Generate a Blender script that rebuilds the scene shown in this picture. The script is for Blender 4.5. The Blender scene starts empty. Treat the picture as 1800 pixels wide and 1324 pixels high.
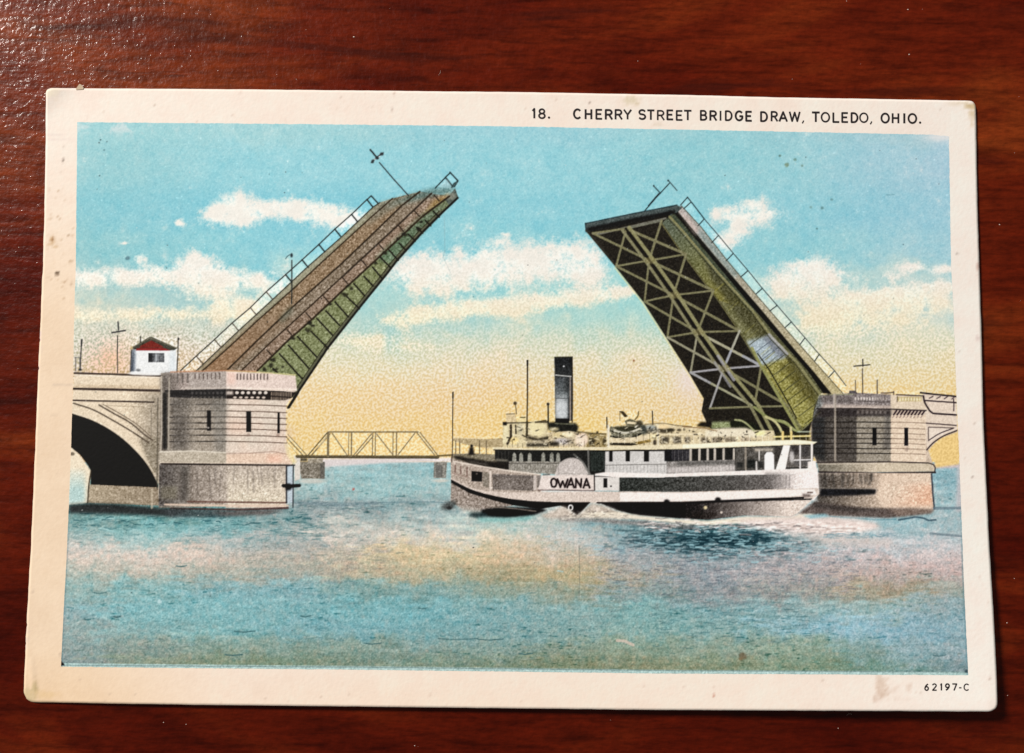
import bpy, bmesh, math, random
import numpy as np
from mathutils import Matrix, Vector, Euler

S = bpy.context.scene
COL = S.collection
MM = 0.001

# ------------------------------------------------------------------ camera
FPX = 1700.0
CAM = np.array([-1.3, -7.4, 141.3])                      # millimetres, card centre = origin
def rot(ax, ay, az):
    cx, sx, cy, sy, cz, sz = (math.cos(ax), math.sin(ax), math.cos(ay), math.sin(ay), math.cos(az), math.sin(az))
    return (np.array([[1, 0, 0], [0, cx, -sx], [0, sx, cx]]) @ np.array([[cy, 0, sy], [0, 1, 0], [-sy, 0, cy]])
            @ np.array([[cz, -sz, 0], [sz, cz, 0], [0, 0, 1]]))
RM = rot(math.radians(-4.03), math.radians(0.51), math.radians(-0.50))   # world -> camera
cam_d = bpy.data.cameras.new('camera')
cam = bpy.data.objects.new('camera', cam_d); COL.objects.link(cam)
cam_d.sensor_width = 36.0; cam_d.lens = 36.0 * FPX / 1800.0
cam_d.clip_start = 0.005; cam_d.clip_end = 20.0
cam.matrix_world = Matrix.Translation(Vector(CAM * MM)) @ Matrix(RM.T.tolist()).to_4x4()
S.camera = cam

# ------------------------------------------------------------------ light
world = bpy.data.worlds.new('World'); S.world = world; world.use_nodes = True
bg = world.node_tree.nodes['Background']
bg.inputs[0].default_value = (1.0, 0.94, 0.87, 1); bg.inputs[1].default_value = 0.19
lamp_d = bpy.data.lights.new('room_lamp', 'AREA'); lamp_d.shape = 'DISK'; lamp_d.size = 0.46
lamp_d.energy = 84.0; lamp_d.color = (1.0, 0.94, 0.87)
lamp = bpy.data.objects.new('room_lamp', lamp_d); COL.objects.link(lamp)
lamp.location = Vector((-1.42, 1.18, 1.50))
lamp.rotation_euler = (Vector((0, 0, 0)) - lamp.location).to_track_quat('-Z', 'Y').to_euler()
S.view_settings.view_transform = 'Standard'; S.view_settings.look = 'None'
S.view_settings.exposure = 0.0; S.view_settings.gamma = 1.0
ECAL = np.array([1.165, 1.105, 1.015])       # light that a level white sheet receives, per channel

# ------------------------------------------------------------------ numbers
def ray(u, v):
    u = np.asarray(u, float); v = np.asarray(v, float)
    d = np.stack([(u - 900) / FPX, (662 - v) / FPX, -np.ones_like(u)], -1)
    return d @ RM                                       # = RM.T applied to each
def at(u, v, z):
    """point of the card at height z (mm) for a measured place on the card"""
    d = ray(u, v); t = (z - CAM[2]) / d[..., 2]
    return np.stack([CAM[0] + d[..., 0] * t, CAM[1] + d[..., 1] * t, np.broadcast_to(z, t.shape)], -1)
def lin(c):
    c = np.clip(np.asarray(c, float), 0, 1)
    return np.where(c <= 0.04045, c / 12.92, ((c + 0.055) / 1.055) ** 2.4)
def sm(a, b, x):
    t = np.clip((x - a) / (b - a), 0, 1); return t * t * (3 - 2 * t)

# outline of the card and of the printed picture
E_L = np.array([[155, 80.5], [244, 80.5], [350, 78.6], [467, 75.5], [533, 72.5], [667, 66.5], [813, 61], [960, 54.5], [1080, 47.6], [1190, 42.6], [1234, 41]])
E_R = np.array([[178, 1715], [353, 1718], [467, 1721.5], [533, 1723.5], [620, 1726], [753, 1729], [810, 1732], [960, 1739], [1097, 1747.5], [1200, 1752.4], [1251, 1753.5]])
E_T = np.array([[80.5, 154], [450, 156.7], [900, 161.5], [1200, 166.7], [1350, 170.8], [1700, 177], [1715, 178]])
E_B = np.array([[41, 1232.5], [200, 1235.6], [332, 1237.7], [1000, 1246], [1140, 1247.8], [1700, 1251.2], [1753.5, 1251.5]])
P_L = np.array([[215, 135.8], [467, 133.3], [533, 131], [667, 128.3], [813, 124], [960, 118], [1080, 111.6], [1172, 107]])
P_R = np.array([[240, 1668], [467, 1671.7], [533, 1675.5], [690, 1681], [820, 1686.7], [960, 1692], [1030, 1694.5], [1187, 1702]])
P_T = np.array([[135.8, 215], [450, 217.5], [900, 222.3], [1350, 231], [1640, 237], [1668, 240]])
P_B = np.array([[107, 1172], [332, 1174.5], [640, 1177.5], [1160, 1184], [1702, 1187]])
def patch(L, R, T, B, nx, ny):
    s = np.linspace(0, 1, nx)[None, :]; t = np.linspace(0, 1, ny)[:, None]
    def cur(e, q, swap):
        a = e[0, 0] + (e[-1, 0] - e[0, 0]) * q
        b = np.interp(a, e[:, 0], e[:, 1])
        return (b, a) if swap else (a, b)
    lx, ly = cur(L, t, True); rx, ry = cur(R, t, True); tx, ty = cur(T, s, False); bx, by = cur(B, s, False)
    c00, c10, c01, c11 = (T[0], T[-1], B[0], B[-1])
    out = []
    for l, r, tt, bb, k in ((lx, rx, tx, bx, 0), (ly, ry, ty, by, 1)):
        bil = (1 - s) * (1 - t) * c00[k] + s * (1 - t) * c10[k] + (1 - s) * t * c01[k] + s * t * c11[k]
        out.append((1 - s) * l + s * r + (1 - t) * tt + t * bb - bil)
    return out
def lift(u, v):
    """height of the card's underside above the table, mm: the lower right corner curls up"""
    s = np.clip((u - 50) / 1690, 0, 1); t = np.clip((v - 160) / 1085, 0, 1)
    z = 0.03 + 0.75 * (1 - np.exp(-np.clip(s, 0, 1) * 9)) * t ** 5 + 0.40 * s ** 5 * (1 - 0.5 * (1 - t)) + 1.6 * s ** 3 * t ** 3
    z += 0.28 * np.exp(-(((u - 85) + (v - 160)) / 30.0) ** 2) * (u < 200) * (v < 260)        # bent corner
    z += 0.10 * np.exp(-(((u - 57) - 0.12 * (v - 1190)) / 5.0) ** 2) * sm(1130, 1185, v) * (1 - sm(1205, 1230, v))
    return z
THICK = 0.32

# ------------------------------------------------------------------ print: the inks, laid on a numeric sheet
OX, OY, NW, NH = 30, 140, 1740, 1124
rng = np.random.default_rng(7)
IMG = np.zeros((NH, NW, 3)); PID = np.zeros((NH, NW), np.uint8)
YY, XX = np.mgrid[0:NH, 0:NW].astype(np.float32); XX += OX; YY += OY
def blur(a, r):
    """three box passes"""
    k = max(1, int(round(r * 1.0)))
    for ax in (0, 1):
        for _ in range(3):
            p = np.pad(a, [(k + 1, k) if i == ax else (0, 0) for i in range(a.ndim)], mode='edge')
            c = np.cumsum(p, axis=ax)
            n = a.shape[ax]
            a = (np.take(c, np.arange(2 * k + 1, 2 * k + 1 + n), axis=ax) - np.take(c, np.arange(0, n), axis=ax)) / (2 * k + 1)
    return a
def upsample(g, h, w):
    gy = np.linspace(0, g.shape[0] - 1.001, h); gx = np.linspace(0, g.shape[1] - 1.001, w)
    y0 = gy.astype(int); x0 = gx.astype(int)
    fy = (gy - y0); fx = (gx - x0); fy = (fy * fy * (3 - 2 * fy)); fx = (fx * fx * (3 - 2 * fx))
    if g.ndim == 3: fy = fy[:, None, None]; fx = fx[None, :, None]
    else: fy = fy[:, None]; fx = fx[None, :]
    a = g[y0][:, x0]; b = g[y0][:, x0 + 1]; c = g[y0 + 1][:, x0]; d = g[y0 + 1][:, x0 + 1]
    return (a * (1 - fx) + b * fx) * (1 - fy) + (c * (1 - fx) + d * fx) * fy
def noise(sx, sy=None, octs=1):
    sy = sy or sx; out = 0; amp = 1.0; tot = 0
    for o in range(octs):
        g = rng.standard_normal((int(NH / sy * 2 ** o) + 3, int(NW / sx * 2 ** o) + 3))
        out = out + amp * upsample(g, NH, NW); tot += amp * amp; amp *= 0.55
    return (out / math.sqrt(tot) / 0.75).astype(np.float32)
WHITE = rng.standard_normal((NH, NW)).astype(np.float32)
def soft121(a):
    for ax in (0, 1): a = .5 * a + .25 * np.roll(a, 1, ax) + .25 * np.roll(a, -1, ax)
    return a
N1 = soft121(WHITE); N1 /= N1.std()
worm = soft121(N1); worm = worm - blur(worm, 2); worm /= worm.std()
worm = np.tanh(worm * 1.2)
N2 = noise(2.4); N5 = noise(6, octs=2); N20 = noise(24, octs=3); N80 = noise(90, octs=4)
NH2 = noise(9, 2.2); NHW = noise(26, 5, 3)               # stretched along the water
HT = np.sin((XX + YY) * math.pi / 2.35) * np.sin((XX - YY) * math.pi / 2.35)   # printer's screen
def C(*c): return np.array(c, float) / 255.0
def win(x0, y0, x1, y1, m=3):
    a = max(0, int(math.floor(x0 - OX)) - m); b = min(NW, int(math.ceil(x1 - OX)) + m + 1)
    c = max(0, int(math.floor(y0 - OY)) - m); d = min(NH, int(math.ceil(y1 - OY)) + m + 1)
    return slice(c, d), slice(a, b)
def pmask(pts, ss=3, m=3):
    p = np.array(pts, float)
    w = win(p[:, 0].min(), p[:, 1].min(), p[:, 0].max(), p[:, 1].max(), m)
    h = w[0].stop - w[0].start; n = w[1].stop - w[1].start
    if h <= 0 or n <= 0: return w, np.zeros((max(h, 0), max(n, 0)))
    ys = OY + w[0].start + (np.arange(h * ss) + 0.5) / ss - 0.5
    xs = OX + w[1].start + (np.arange(n * ss) + 0.5) / ss - 0.5
    ins = np.zeros((h * ss, n * ss), bool)
    q = np.roll(p, -1, 0)
    for (x0, y0), (x1, y1) in zip(p, q):
        if y0 == y1: continue
        r = ((ys >= y0) != (ys >= y1))
        if not r.any(): continue
        xi = x0 + (ys[r] - y0) * (x1 - x0) / (y1 - y0)
        ins[r] ^= xs[None, :] < xi[:, None]
    return w, ins.reshape(h, ss, n, ss).mean((1, 3))
def lay(w, m, col, alpha=1.0, tex=0.0, grain=None):
    col = np.asarray(col, float)
    g = (grain if grain is not None else GRAIN)[w]
    c = col + .72 * tex * g[..., None] * (0.35 + 0.65 * (1 - abs(2 * col.mean() - 1)))
    a = (m * alpha)[..., None]
    IMG[w] = IMG[w] * (1 - a) + c * a
GRAIN = 0.75 * N1 * 0.8 + 0.35 * HT
def poly(pts, col, alpha=1.0, soft=0, tex=0.07, ss=3):
    w, m = pmask(pts, ss, 3 + int(3 * soft))
    if soft: m = blur(m, soft)
    lay(w, m, col, alpha, tex)
def grad(pts, c0, c1, p0, p1, alpha=1.0, soft=0, tex=0.07):
    w, m = pmask(pts, 2, 3 + int(3 * soft))
    if soft: m = blur(m, soft)
    d = np.array(p1, float) - np.array(p0, float)
    k = np.clip(((XX[w] - p0[0]) * d[0] + (YY[w] - p0[1]) * d[1]) / (d @ d), 0, 1)[..., None]
    lay(w, m, np.asarray(c0) * (1 - k) + np.asarray(c1) * k, alpha, 0)
    IMG[w] += (m * alpha * .72 * tex * GRAIN[w])[..., None]
def line(pts, wd, col, alpha=1.0, tex=0.04, soft=0.5):
    p = np.array(pts, float)
    w = win(p[:, 0].min(), p[:, 1].min(), p[:, 0].max(), p[:, 1].max(), 3 + int(wd))
    X = XX[w]; Y = YY[w]; best = np.full(X.shape, 1e9, np.float32)
    for (x0, y0), (x1, y1) in zip(p[:-1], p[1:]):
        dx, dy = x1 - x0, y1 - y0; L = dx * dx + dy * dy + 1e-9
        t = np.clip(((X - x0) * dx + (Y - y0) * dy) / L, 0, 1)
        best = np.minimum(best, np.hypot(X - x0 - t * dx, Y - y0 - t * dy))
    lay(w, np.clip((wd / 2 + soft - best) / (2 * soft), 0, 1), col, alpha, tex)
def box(x0, y0, x1, y1, col, **k): poly([(x0, y0), (x1, y0), (x1, y1), (x0, y1)], col, **k)
def blob(x, y, rx, ry, col, alpha=1.0, hard=0.5, tex=0.05, rag=0.0):
    w = win(x - rx * 1.6, y - ry * 1.6, x + rx * 1.6, y + ry * 1.6)
    r = np.hypot((XX[w] - x) / rx, (YY[w] - y) / ry) + rag * N5[w]
    lay(w, 1 - sm(hard, 2 - hard, r), col, alpha, tex)
def spline(pts, n=40):
    p = np.array(pts, float); t = np.r_[0, np.cumsum(np.hypot(*np.diff(p, axis=0).T))]
    q = np.linspace(0, t[-1], n)
    m = np.gradient(p, t, axis=0)
    i = np.clip(np.searchsorted(t, q) - 1, 0, len(t) - 2); h = (t[i + 1] - t[i]); k = ((q - t[i]) / h)[:, None]; h = h[:, None]
    return ((2 * k**3 - 3 * k**2 + 1) * p[i] + (k**3 - 2 * k**2 + k) * h * m[i] + (-2 * k**3 + 3 * k**2) * p[i + 1] + (k**3 - k**2) * h * m[i + 1])
def field(ctrl, y0, y1, sx, sy):
    c = np.array(ctrl, float); st = 6
    gx = np.arange(0, NW + st, st) + OX; gy = np.arange(y0, y1 + st, st)
    w = np.exp(-((gx[None, :, None] - c[:, 0]) / sx) ** 2 - ((gy[:, None, None] - c[:, 1]) / sy) ** 2) + 1e-12
    f = (w @ c[:, 2:5]) / w.sum(-1, keepdims=True)
    return f / 255.0, gx, gy
def sample_field(f, gx, gy, X, Y):
    fx = np.clip((X - gx[0]) / (gx[1] - gx[0]), 0, f.shape[1] - 1.001); fy = np.clip((Y - gy[0]) / (gy[1] - gy[0]), 0, f.shape[0] - 1.001)
    x0 = fx.astype(int); y0 = fy.astype(int); fx = (fx - x0)[..., None]; fy = (fy - y0)[..., None]
    return (f[y0, x0] * (1 - fx) + f[y0, x0 + 1] * fx) * (1 - fy) + (f[y0 + 1, x0] * (1 - fx) + f[y0 + 1, x0 + 1] * fx) * fy

# ---- sky
rows = {205: [(135, 156, 204, 205), (500, 158, 205, 207), (900, 150, 202, 209), (1300, 151, 201, 205), (1550, 158, 200, 205), (1680, 180, 200, 207)],
        290: [(135, 146, 198, 201), (500, 146, 204, 211), (900, 146, 204, 211), (1300, 146, 202, 207), (1550, 150, 202, 209), (1680, 170, 196, 211)],
        370: [(135, 134, 192, 197), (300, 128, 196, 207), (550, 130, 198, 209), (900, 136, 200, 209), (1300, 144, 203, 209), (1550, 140, 198, 209), (1680, 158, 198, 211)],
        440: [(135, 140, 190, 191), (300, 134, 200, 207), (600, 136, 200, 209), (900, 142, 203, 209), (1400, 144, 202, 207), (1680, 156, 200, 209)],
        510: [(135, 176, 204, 197), (300, 158, 200, 199), (650, 164, 210, 207), (900, 156, 208, 207), (1100, 154, 210, 207), (1400, 180, 212, 205), (1680, 184, 210, 205)],
        560: [(135, 211, 212, 188), (300, 207, 210, 192), (620, 184, 212, 199), (800, 176, 210, 201), (1100, 176, 214, 203), (1400, 198, 216, 201), (1680, 217, 222, 206)],
        610: [(135, 208, 212, 194), (300, 224, 208, 188), (600, 221, 222, 194), (800, 221, 220, 194), (1100, 209, 218, 194), (1450, 229, 224, 194), (1680, 227, 224, 196)],
        650: [(135, 228, 200, 170), (300, 228, 204, 174), (580, 240, 224, 188), (800, 238, 222, 192), (1100, 234, 224, 194), (1500, 240, 224, 186), (1680, 236, 220, 182)],
        700: [(135, 228, 200, 170), (580, 240, 216, 174), (800, 240, 214, 176), (1100, 242, 220, 170), (1220, 236, 214, 190), (1500, 242, 216, 164), (1680, 242, 218, 170)],
        770: [(135, 228, 200, 170), (560, 240, 214, 162), (800, 242, 214, 164), (1050, 242, 216, 154), (1230, 242, 216, 164), (1680, 242, 210, 146)],
        840: [(135, 228, 200, 170), (560, 240, 214, 162), (900, 242, 212, 162), (1680, 240, 208, 144)]}
f, gx, gy = field([(x, y, r, g, b) for y, l in rows.items() for x, r, g, b in l], 200, 860, 170, 34)
wx = XX + 16 * N80; wy = YY + 9 * N80 + 6 * N20
sky = sample_field(f, gx, gy, wx, wy)
cl = np.zeros((NH, NW), np.float32)
def cloud(*bl):
    for x, y, rx, ry, k in bl:
        w = win(x - 2 * rx, y - 2 * ry, x + 2 * rx, y + 2 * ry)
        d = ((XX[w] - x) / rx) ** 2 + ((YY[w] - y) / ry) ** 2
        cl[w] = 1 - (1 - cl[w]) * (1 - k * np.exp(-d * 0.80))
cloud((415, 358, 36, 22, .95), (390, 378, 38, 19, .95), (430, 380, 34, 15, .85), (465, 368, 36, 11, .75), (515, 366, 48, 17, .95), (560, 375, 52, 20, .95), (610, 388, 46, 17, .9), (315, 392, 10, 7, .95), (218, 428, 7, 3, .75),
      (245, 455, 13, 10, .75), (150, 490, 48, 17, .9), (215, 488, 50, 15, .85), (275, 483, 45, 17, .85), (345, 462, 28, 18, .9), (345, 485, 50, 24, .95), (410, 492, 55, 21, .95), (465, 498, 40, 18, .85), (360, 512, 40, 12, .7),
      (160, 556, 90, 14, .75), (300, 552, 110, 14, .75), (400, 535, 40, 18, .8), (430, 545, 50, 22, .9))
cloud((725, 478, 46, 26, .9), (775, 474, 50, 30, .95), (850, 455, 34, 26, .8), (865, 478, 60, 30, .95), (940, 462, 58, 31, .95), (1000, 455, 44, 34, .95), (1035, 470, 30, 34, .9), (880, 425, 16, 10, .6), (887, 412, 9, 4, .7),
      (800, 505, 80, 12, .6), (700, 565, 32, 14, .85), (745, 555, 50, 15, .95), (815, 543, 60, 16, .95), (890, 540, 60, 16, .95), (965, 530, 64, 14, .95), (1040, 520, 56, 12, .9), (1100, 512, 36, 9, .8), (650, 600, 60, 16, .8), (720, 610, 60, 12, .5))
cloud((1325, 362, 28, 15, .85), (1300, 382, 42, 17, .9), (1345, 378, 24, 11, .8), (1290, 410, 30, 20, .85), (1265, 372, 22, 9, .6), (1275, 425, 18, 10, .7), (1380, 495, 32, 18, .85), (1425, 470, 44, 19, .95), (1450, 490, 58, 17, .85), (1400, 515, 60, 18, .8),
      (1605, 470, 26, 9, .9), (1655, 474, 22, 8, .9), (1570, 485, 20, 7, .7), (1650, 505, 50, 12, .85), (1590, 515, 60, 13, .85), (1530, 525, 70, 16, .85), (1600, 530, 80, 14, .75), (1470, 545, 50, 18, .8), (1560, 560, 90, 16, .7), (1440, 565, 50, 24, .85), (1500, 580, 80, 16, .5), (1630, 545, 50, 12, .4))
cl = sm(0.22, 0.92, cl + 0.11 * N20 + 0.05 * N5 + 0.045 * N1)
cc = np.stack([247 - 0.0 * YY, 239 - 6 * sm(470, 570, YY), 226 - 26 * sm(470, 570, YY)], -1) / 255.0
cc = cc * (1 - 0.03 * np.clip(N20, -1, 1))[..., None]
k = (cl * 0.93)[..., None]
sky = sky * (1 - k) + cc * k
# dry stipple of the sky inks
sky += .016 * (1 - sm(480, 600, YY))[..., None] * np.array([1.1, .7, .5])
bluew = (1 - sm(520, 640, YY)) * (1 - 0.65 * cl)
sky += (bluew * 0.015 * N1)[..., None] * np.array([1.0, .75, .55]) + (0.010 * N5 * bluew + 0.012 * N20 * bluew)[..., None] * np.array([1.2, .5, .3])
sky += (np.clip(N2 * 0.7 + N5 * 0.3 - 1.6, 0, 1) * 0.10 * bluew)[..., None]
sky += (sm(400, 560, YY) * cl * (1 - sm(560, 640, YY)) * 0.035 * worm)[..., None] * np.array([.8, .8, 1.0])
yel = sm(560, 690, YY)
sky[..., 2] -= .045 * sm(600, 720, YY); sky[..., 1] -= .008 * sm(600, 720, YY)
sky += (yel * 0.075 * worm)[..., None] * np.array([.35, .75, 1.5])
gre = sm(540, 600, YY) * (1 - sm(610, 680, YY))
sky += (gre * 0.045 * worm)[..., None] * np.array([1.1, .6, .7])
left = (1 - sm(330, 520, XX)) * sm(540, 610, YY)
sky += (left * 0.05 * np.clip(N1, -2.5, 1.0))[..., None] * np.array([.9, 1.1, 1.2])
pk = np.exp(-((XX - 188) / 42) ** 2 - ((YY - 628) / 30) ** 2)
sky += (pk * (0.05 + 0.05 * N1))[..., None] * np.array([.5, -.9, -1.2])
pk = np.exp(-((XX - 1212) / 26) ** 2 - ((YY - 668) / 34) ** 2)[..., None]
sky = sky * (1 - .75 * pk) + C(240, 224, 218) * .75 * pk
# rubbed upper corners
rub = (np.exp(-((XX - 205) / 85) ** 2 - ((YY - 224) / 11) ** 2) * .55 * sm(.1, 1.4, N20 + .6 * N5) + np.exp(-((XX - 1655) / 30) ** 2 - ((YY - 241) / 8) ** 2) * 1.0)[..., None]
sky = sky * (1 - np.clip(rub, 0, .85)) + C(226, 224, 220) * np.clip(rub, 0, .85)
sky += .020 * (1 - sm(560, 700, YY))[..., None] * np.array([.9, 1.0, 1.15])
IMG[:] = sky

# ---- river
W = [(150, 900, 111, 150, 146), (250, 905, 112, 159, 155), (400, 908, 116, 164, 163), (480, 905, 133, 161, 160),
     (540, 822, 165, 193, 192), (660, 822, 160, 195, 196), (770, 822, 155, 193, 195), (560, 860, 165, 193, 191), (680, 855, 160, 195, 194), (770, 850, 166, 197, 196),
     (560, 893, 160, 171, 170), (680, 893, 144, 168, 168), (780, 893, 162, 182, 181), (1660, 850, 145, 183, 190), (1660, 885, 162, 191, 194),
     (130, 925, 146, 178, 174), (250, 925, 134, 183, 181), (380, 928, 133, 183, 184), (500, 925, 151, 170, 167), (620, 920, 198, 200, 190), (760, 918, 186, 198, 192), (870, 918, 191, 209, 199), (980, 922, 195, 202, 195), (1090, 922, 134, 165, 168), (1200, 930, 91, 129, 133), (1330, 935, 123, 159, 163), (1450, 930, 213, 207, 200), (1560, 920, 164, 195, 199), (1680, 925, 165, 188, 190),
     (130, 955, 206, 204, 195), (250, 950, 171, 198, 194), (400, 952, 185, 193, 188), (500, 955, 175, 179, 174), (620, 950, 211, 206, 194), (760, 948, 219, 214, 200), (880, 950, 219, 211, 188), (1000, 950, 202, 205, 199), (1120, 955, 152, 173, 177), (1220, 955, 105, 132, 137), (1340, 960, 148, 169, 172), (1450, 955, 190, 196, 195), (1570, 955, 191, 202, 204), (1680, 955, 203, 204, 204),
     (130, 980, 230, 212, 196), (250, 980, 225, 208, 194), (350, 978, 215, 200, 185), (470, 982, 196, 188, 173), (590, 980, 192, 183, 165), (700, 975, 218, 197, 156), (800, 972, 217, 202, 162), (900, 975, 214, 189, 155), (1000, 978, 204, 189, 165), (1120, 982, 168, 174, 175), (1250, 985, 158, 168, 171), (1400, 980, 182, 179, 180), (1520, 975, 208, 195, 193), (1680, 975, 210, 199, 195),
     (130, 1000, 175, 185, 173), (250, 1002, 191, 189, 174), (400, 1005, 179, 179, 164), (520, 1005, 166, 169, 157), (640, 1002, 198, 185, 156), (760, 1005, 184, 175, 144), (880, 1010, 178, 166, 132), (1000, 1010, 190, 174, 134), (1100, 1010, 178, 169, 151), (1250, 1012, 152, 160, 164), (1400, 1008, 177, 171, 169), (1520, 1005, 191, 175, 167), (1680, 1003, 202, 181, 175),
     (130, 1035, 155, 183, 177), (250, 1035, 141, 182, 180), (400, 1035, 140, 182, 185), (520, 1035, 134, 176, 180), (640, 1035, 132, 166, 161), (760, 1038, 136, 170, 166), (880, 1040, 145, 165, 151), (1000, 1042, 151, 161, 143), (1130, 1042, 141, 160, 157), (1260, 1042, 144, 151, 152), (1400, 1040, 158, 161, 154), (1520, 1038, 172, 160, 136), (1680, 1035, 166, 170, 158),
     (130, 1070, 150, 181, 182), (250, 1070, 133, 182, 184), (400, 1070, 133, 182, 184), (520, 1070, 132, 178, 180), (640, 1070, 126, 179, 182), (760, 1072, 124, 177, 181), (880, 1075, 133, 174, 175), (1000, 1075, 140, 173, 170), (1130, 1075, 133, 176, 173), (1260, 1075, 138, 173, 174), (1400, 1072, 151, 179, 178), (1520, 1072, 158, 183, 179), (1680, 1070, 148, 170, 172),
     (130, 1105, 152, 173, 169), (250, 1105, 141, 178, 176), (400, 1105, 132, 180, 180), (520, 1105, 132, 176, 180), (640, 1105, 129, 176, 180), (760, 1108, 130, 172, 173), (880, 1110, 133, 170, 170), (1000, 1110, 136, 168, 164), (1130, 1108, 138, 174, 168), (1260, 1105, 140, 174, 170), (1400, 1105, 146, 185, 194), (1520, 1105, 152, 189, 200), (1620, 1108, 147, 183, 194), (1680, 1108, 145, 172, 177),
     (130, 1140, 143, 162, 158), (250, 1140, 141, 159, 149), (400, 1135, 136, 160, 147), (520, 1135, 134, 158, 146), (640, 1138, 135, 158, 145), (760, 1140, 138, 163, 156), (880, 1140, 136, 161, 152), (1000, 1142, 136, 154, 136), (1130, 1140, 140, 160, 140), (1260, 1140, 142, 162, 146), (1400, 1138, 146, 166, 146), (1520, 1140, 139, 167, 161), (1620, 1142, 144, 173, 177), (1680, 1142, 148, 170, 174),
     (130, 1170, 133, 150, 149), (250, 1168, 137, 149, 127), (400, 1168, 131, 146, 121), (520, 1168, 128, 146, 123), (640, 1170, 122, 140, 122), (760, 1172, 126, 144, 124), (880, 1172, 125, 142, 119), (1000, 1172, 130, 140, 111), (1130, 1174, 135, 142, 113), (1260, 1174, 136, 148, 120), (1400, 1176, 132, 150, 125), (1520, 1176, 118, 150, 133), (1620, 1178, 120, 152, 147), (1680, 1180, 132, 152, 156)]
f, gx, gy = field(W, 800, 1200, 62, 17)
wat = sample_field(f, gx, gy, XX + 22 * NHW + 10 * N80, YY + 5 * N20 + 3 * NHW)
amp = 0.030 + 0.010 * sm(930, 1000, YY)
wat += (amp * N1)[..., None] * np.array([1.0, .9, .85]) + (0.02 * HT)[..., None]
wat += (0.02 * N5)[..., None] * np.array([1.2, .4, .2]) + (0.022 * NHW)[..., None]
wat -= (np.clip(NH2 - 1.25, 0, 1.2) * 0.20 * sm(-0.3, 1.2, noise(150, 40, 2)))[..., None] * np.array([1.2, .9, .85])
IMG[:] = np.where((YY > 812)[..., None], wat, IMG)
# far shore
poly([(560, 806), (795, 805), (795, 812), (680, 814), (560, 822)], C(226, 216, 212), soft=1)
poly([(1640, 815), (1690, 815), (1692, 822), (1640, 824)], C(206, 192, 192), soft=1)
poly([(1683, 815), (1690, 815), (1694, 900), (1680, 900)], C(206, 196, 196), soft=2, alpha=.8)
# streaks of wave shadow
def dash(x, y, L, w, col, a): line([(x, y), (x + L * .5, y + rng.normal(0, .8)), (x + L, y + rng.normal(0, 1.2))], w, col, a)
DK = C(52, 96, 104)
for i in range(420):
    x = rng.uniform(118, 1690); y = rng.uniform(1020, 1178)
    dash(x, y, rng.uniform(4, 18), rng.uniform(.6, 1.6), C(66, 116, 122) if y < 1120 else C(70, 104, 92), rng.uniform(.12, .55) * (1.0 if N80[int(y - OY), int(x - OX)] > -.2 else .45))
for i in range(260):                                   # lively water by the left pier
    x = rng.uniform(125, 560); y = rng.uniform(900, 955) - (x > 400) * 0
    dash(x, y, rng.uniform(5, 18), rng.uniform(.8, 2.0), C(26, 78, 86) if y < 925 else C(74, 122, 126), rng.uniform(.3, .9) * (1 - .6 * sm(925, 955, y)))
for i in range(110):
    x = rng.uniform(130, 520); y = rng.uniform(906, 940)
    dash(x, y, rng.uniform(4, 12), rng.uniform(.8, 1.8), C(178, 216, 214), rng.uniform(.2, .6))
for i in range(520):                                   # dark chop under the steamboat's wake
    g = rng.normal(0, 1, 2); x = 1245 + 85 * g[0]; y = 948 + 15 * g[1] + 0.02 * (x - 1245)
    if x > 1600 or y < 922: continue
    dash(x, y, rng.uniform(6, 24), rng.uniform(1.2, 4.0), C(14, 46, 56), rng.uniform(.40, .9) * math.exp(-.20 * (g @ g)))
for i in range(260):
    g = rng.normal(0, 1, 2); x = 1260 + 110 * g[0]; y = 950 + 18 * g[1]
    if y < 924: continue
    dash(x, y, rng.uniform(5, 18), rng.uniform(1.0, 2.8), C(164, 206, 212), rng.uniform(.25, .75))
for i in range(620):                                   # grey rough water further right and below
    x = rng.uniform(1050, 1500); y = rng.normal(1010, 26)
    if y < 962: continue
    dash(x, y, rng.uniform(4, 16), rng.uniform(.7, 1.7), C(84, 94, 106) if rng.random() < .6 else C(188, 190, 192), rng.uniform(.2, .6))
for i in range(200):
    x = rng.uniform(1140, 1420); y = rng.normal(1085, 26)
    dash(x, y, rng.uniform(5, 20), rng.uniform(.7, 1.7), C(62, 104, 108), rng.uniform(.15, .6))
for i in range(190):
    x = rng.uniform(400, 700); y = rng.normal(972, 22)
    dash(x, y, rng.uniform(4, 16), rng.uniform(.7, 1.5), C(104, 116, 108), rng.uniform(.15, .5))
for x0, y0, L, w_ in ((412, 1110, 36, 2.2), (396, 1151, 30, 2.4), (640, 1131, 30, 1.8), (770, 1123, 70, 1.6), (840, 1124, 45, 1.6), (912, 1149, 24, 2.2), (528, 1083, 18, 2), (735, 1069, 16, 1.6), (200, 1084, 12, 2.5), (165, 1042, 22, 1.4), (1405, 1098, 1, 1), (1590, 1180, 28, 1.8), (1640, 1152, 22, 1.6), (310, 995, 18, 2.2)):
    line([(x0, y0), (x0 + L * .45, y0 + 1.5), (x0 + L, y0 - .5)], w_, C(46, 88, 92), .8)
line([(660, 884), (740, 882), (792, 884)], 2, C(98, 128, 136), .6); line([(520, 884), (600, 888), (660, 884)], 6, C(120, 142, 148), .55)
for i in range(80):
    dash(rng.uniform(515, 690), rng.uniform(882, 897), rng.uniform(5, 15), 1.3, C(94, 116, 122), rng.uniform(.2, .6))
line([(1085, 1126), (1098, 1127), (1113, 1134)], 5, C(222, 200, 182), .8)          # scuff in the water

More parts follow.
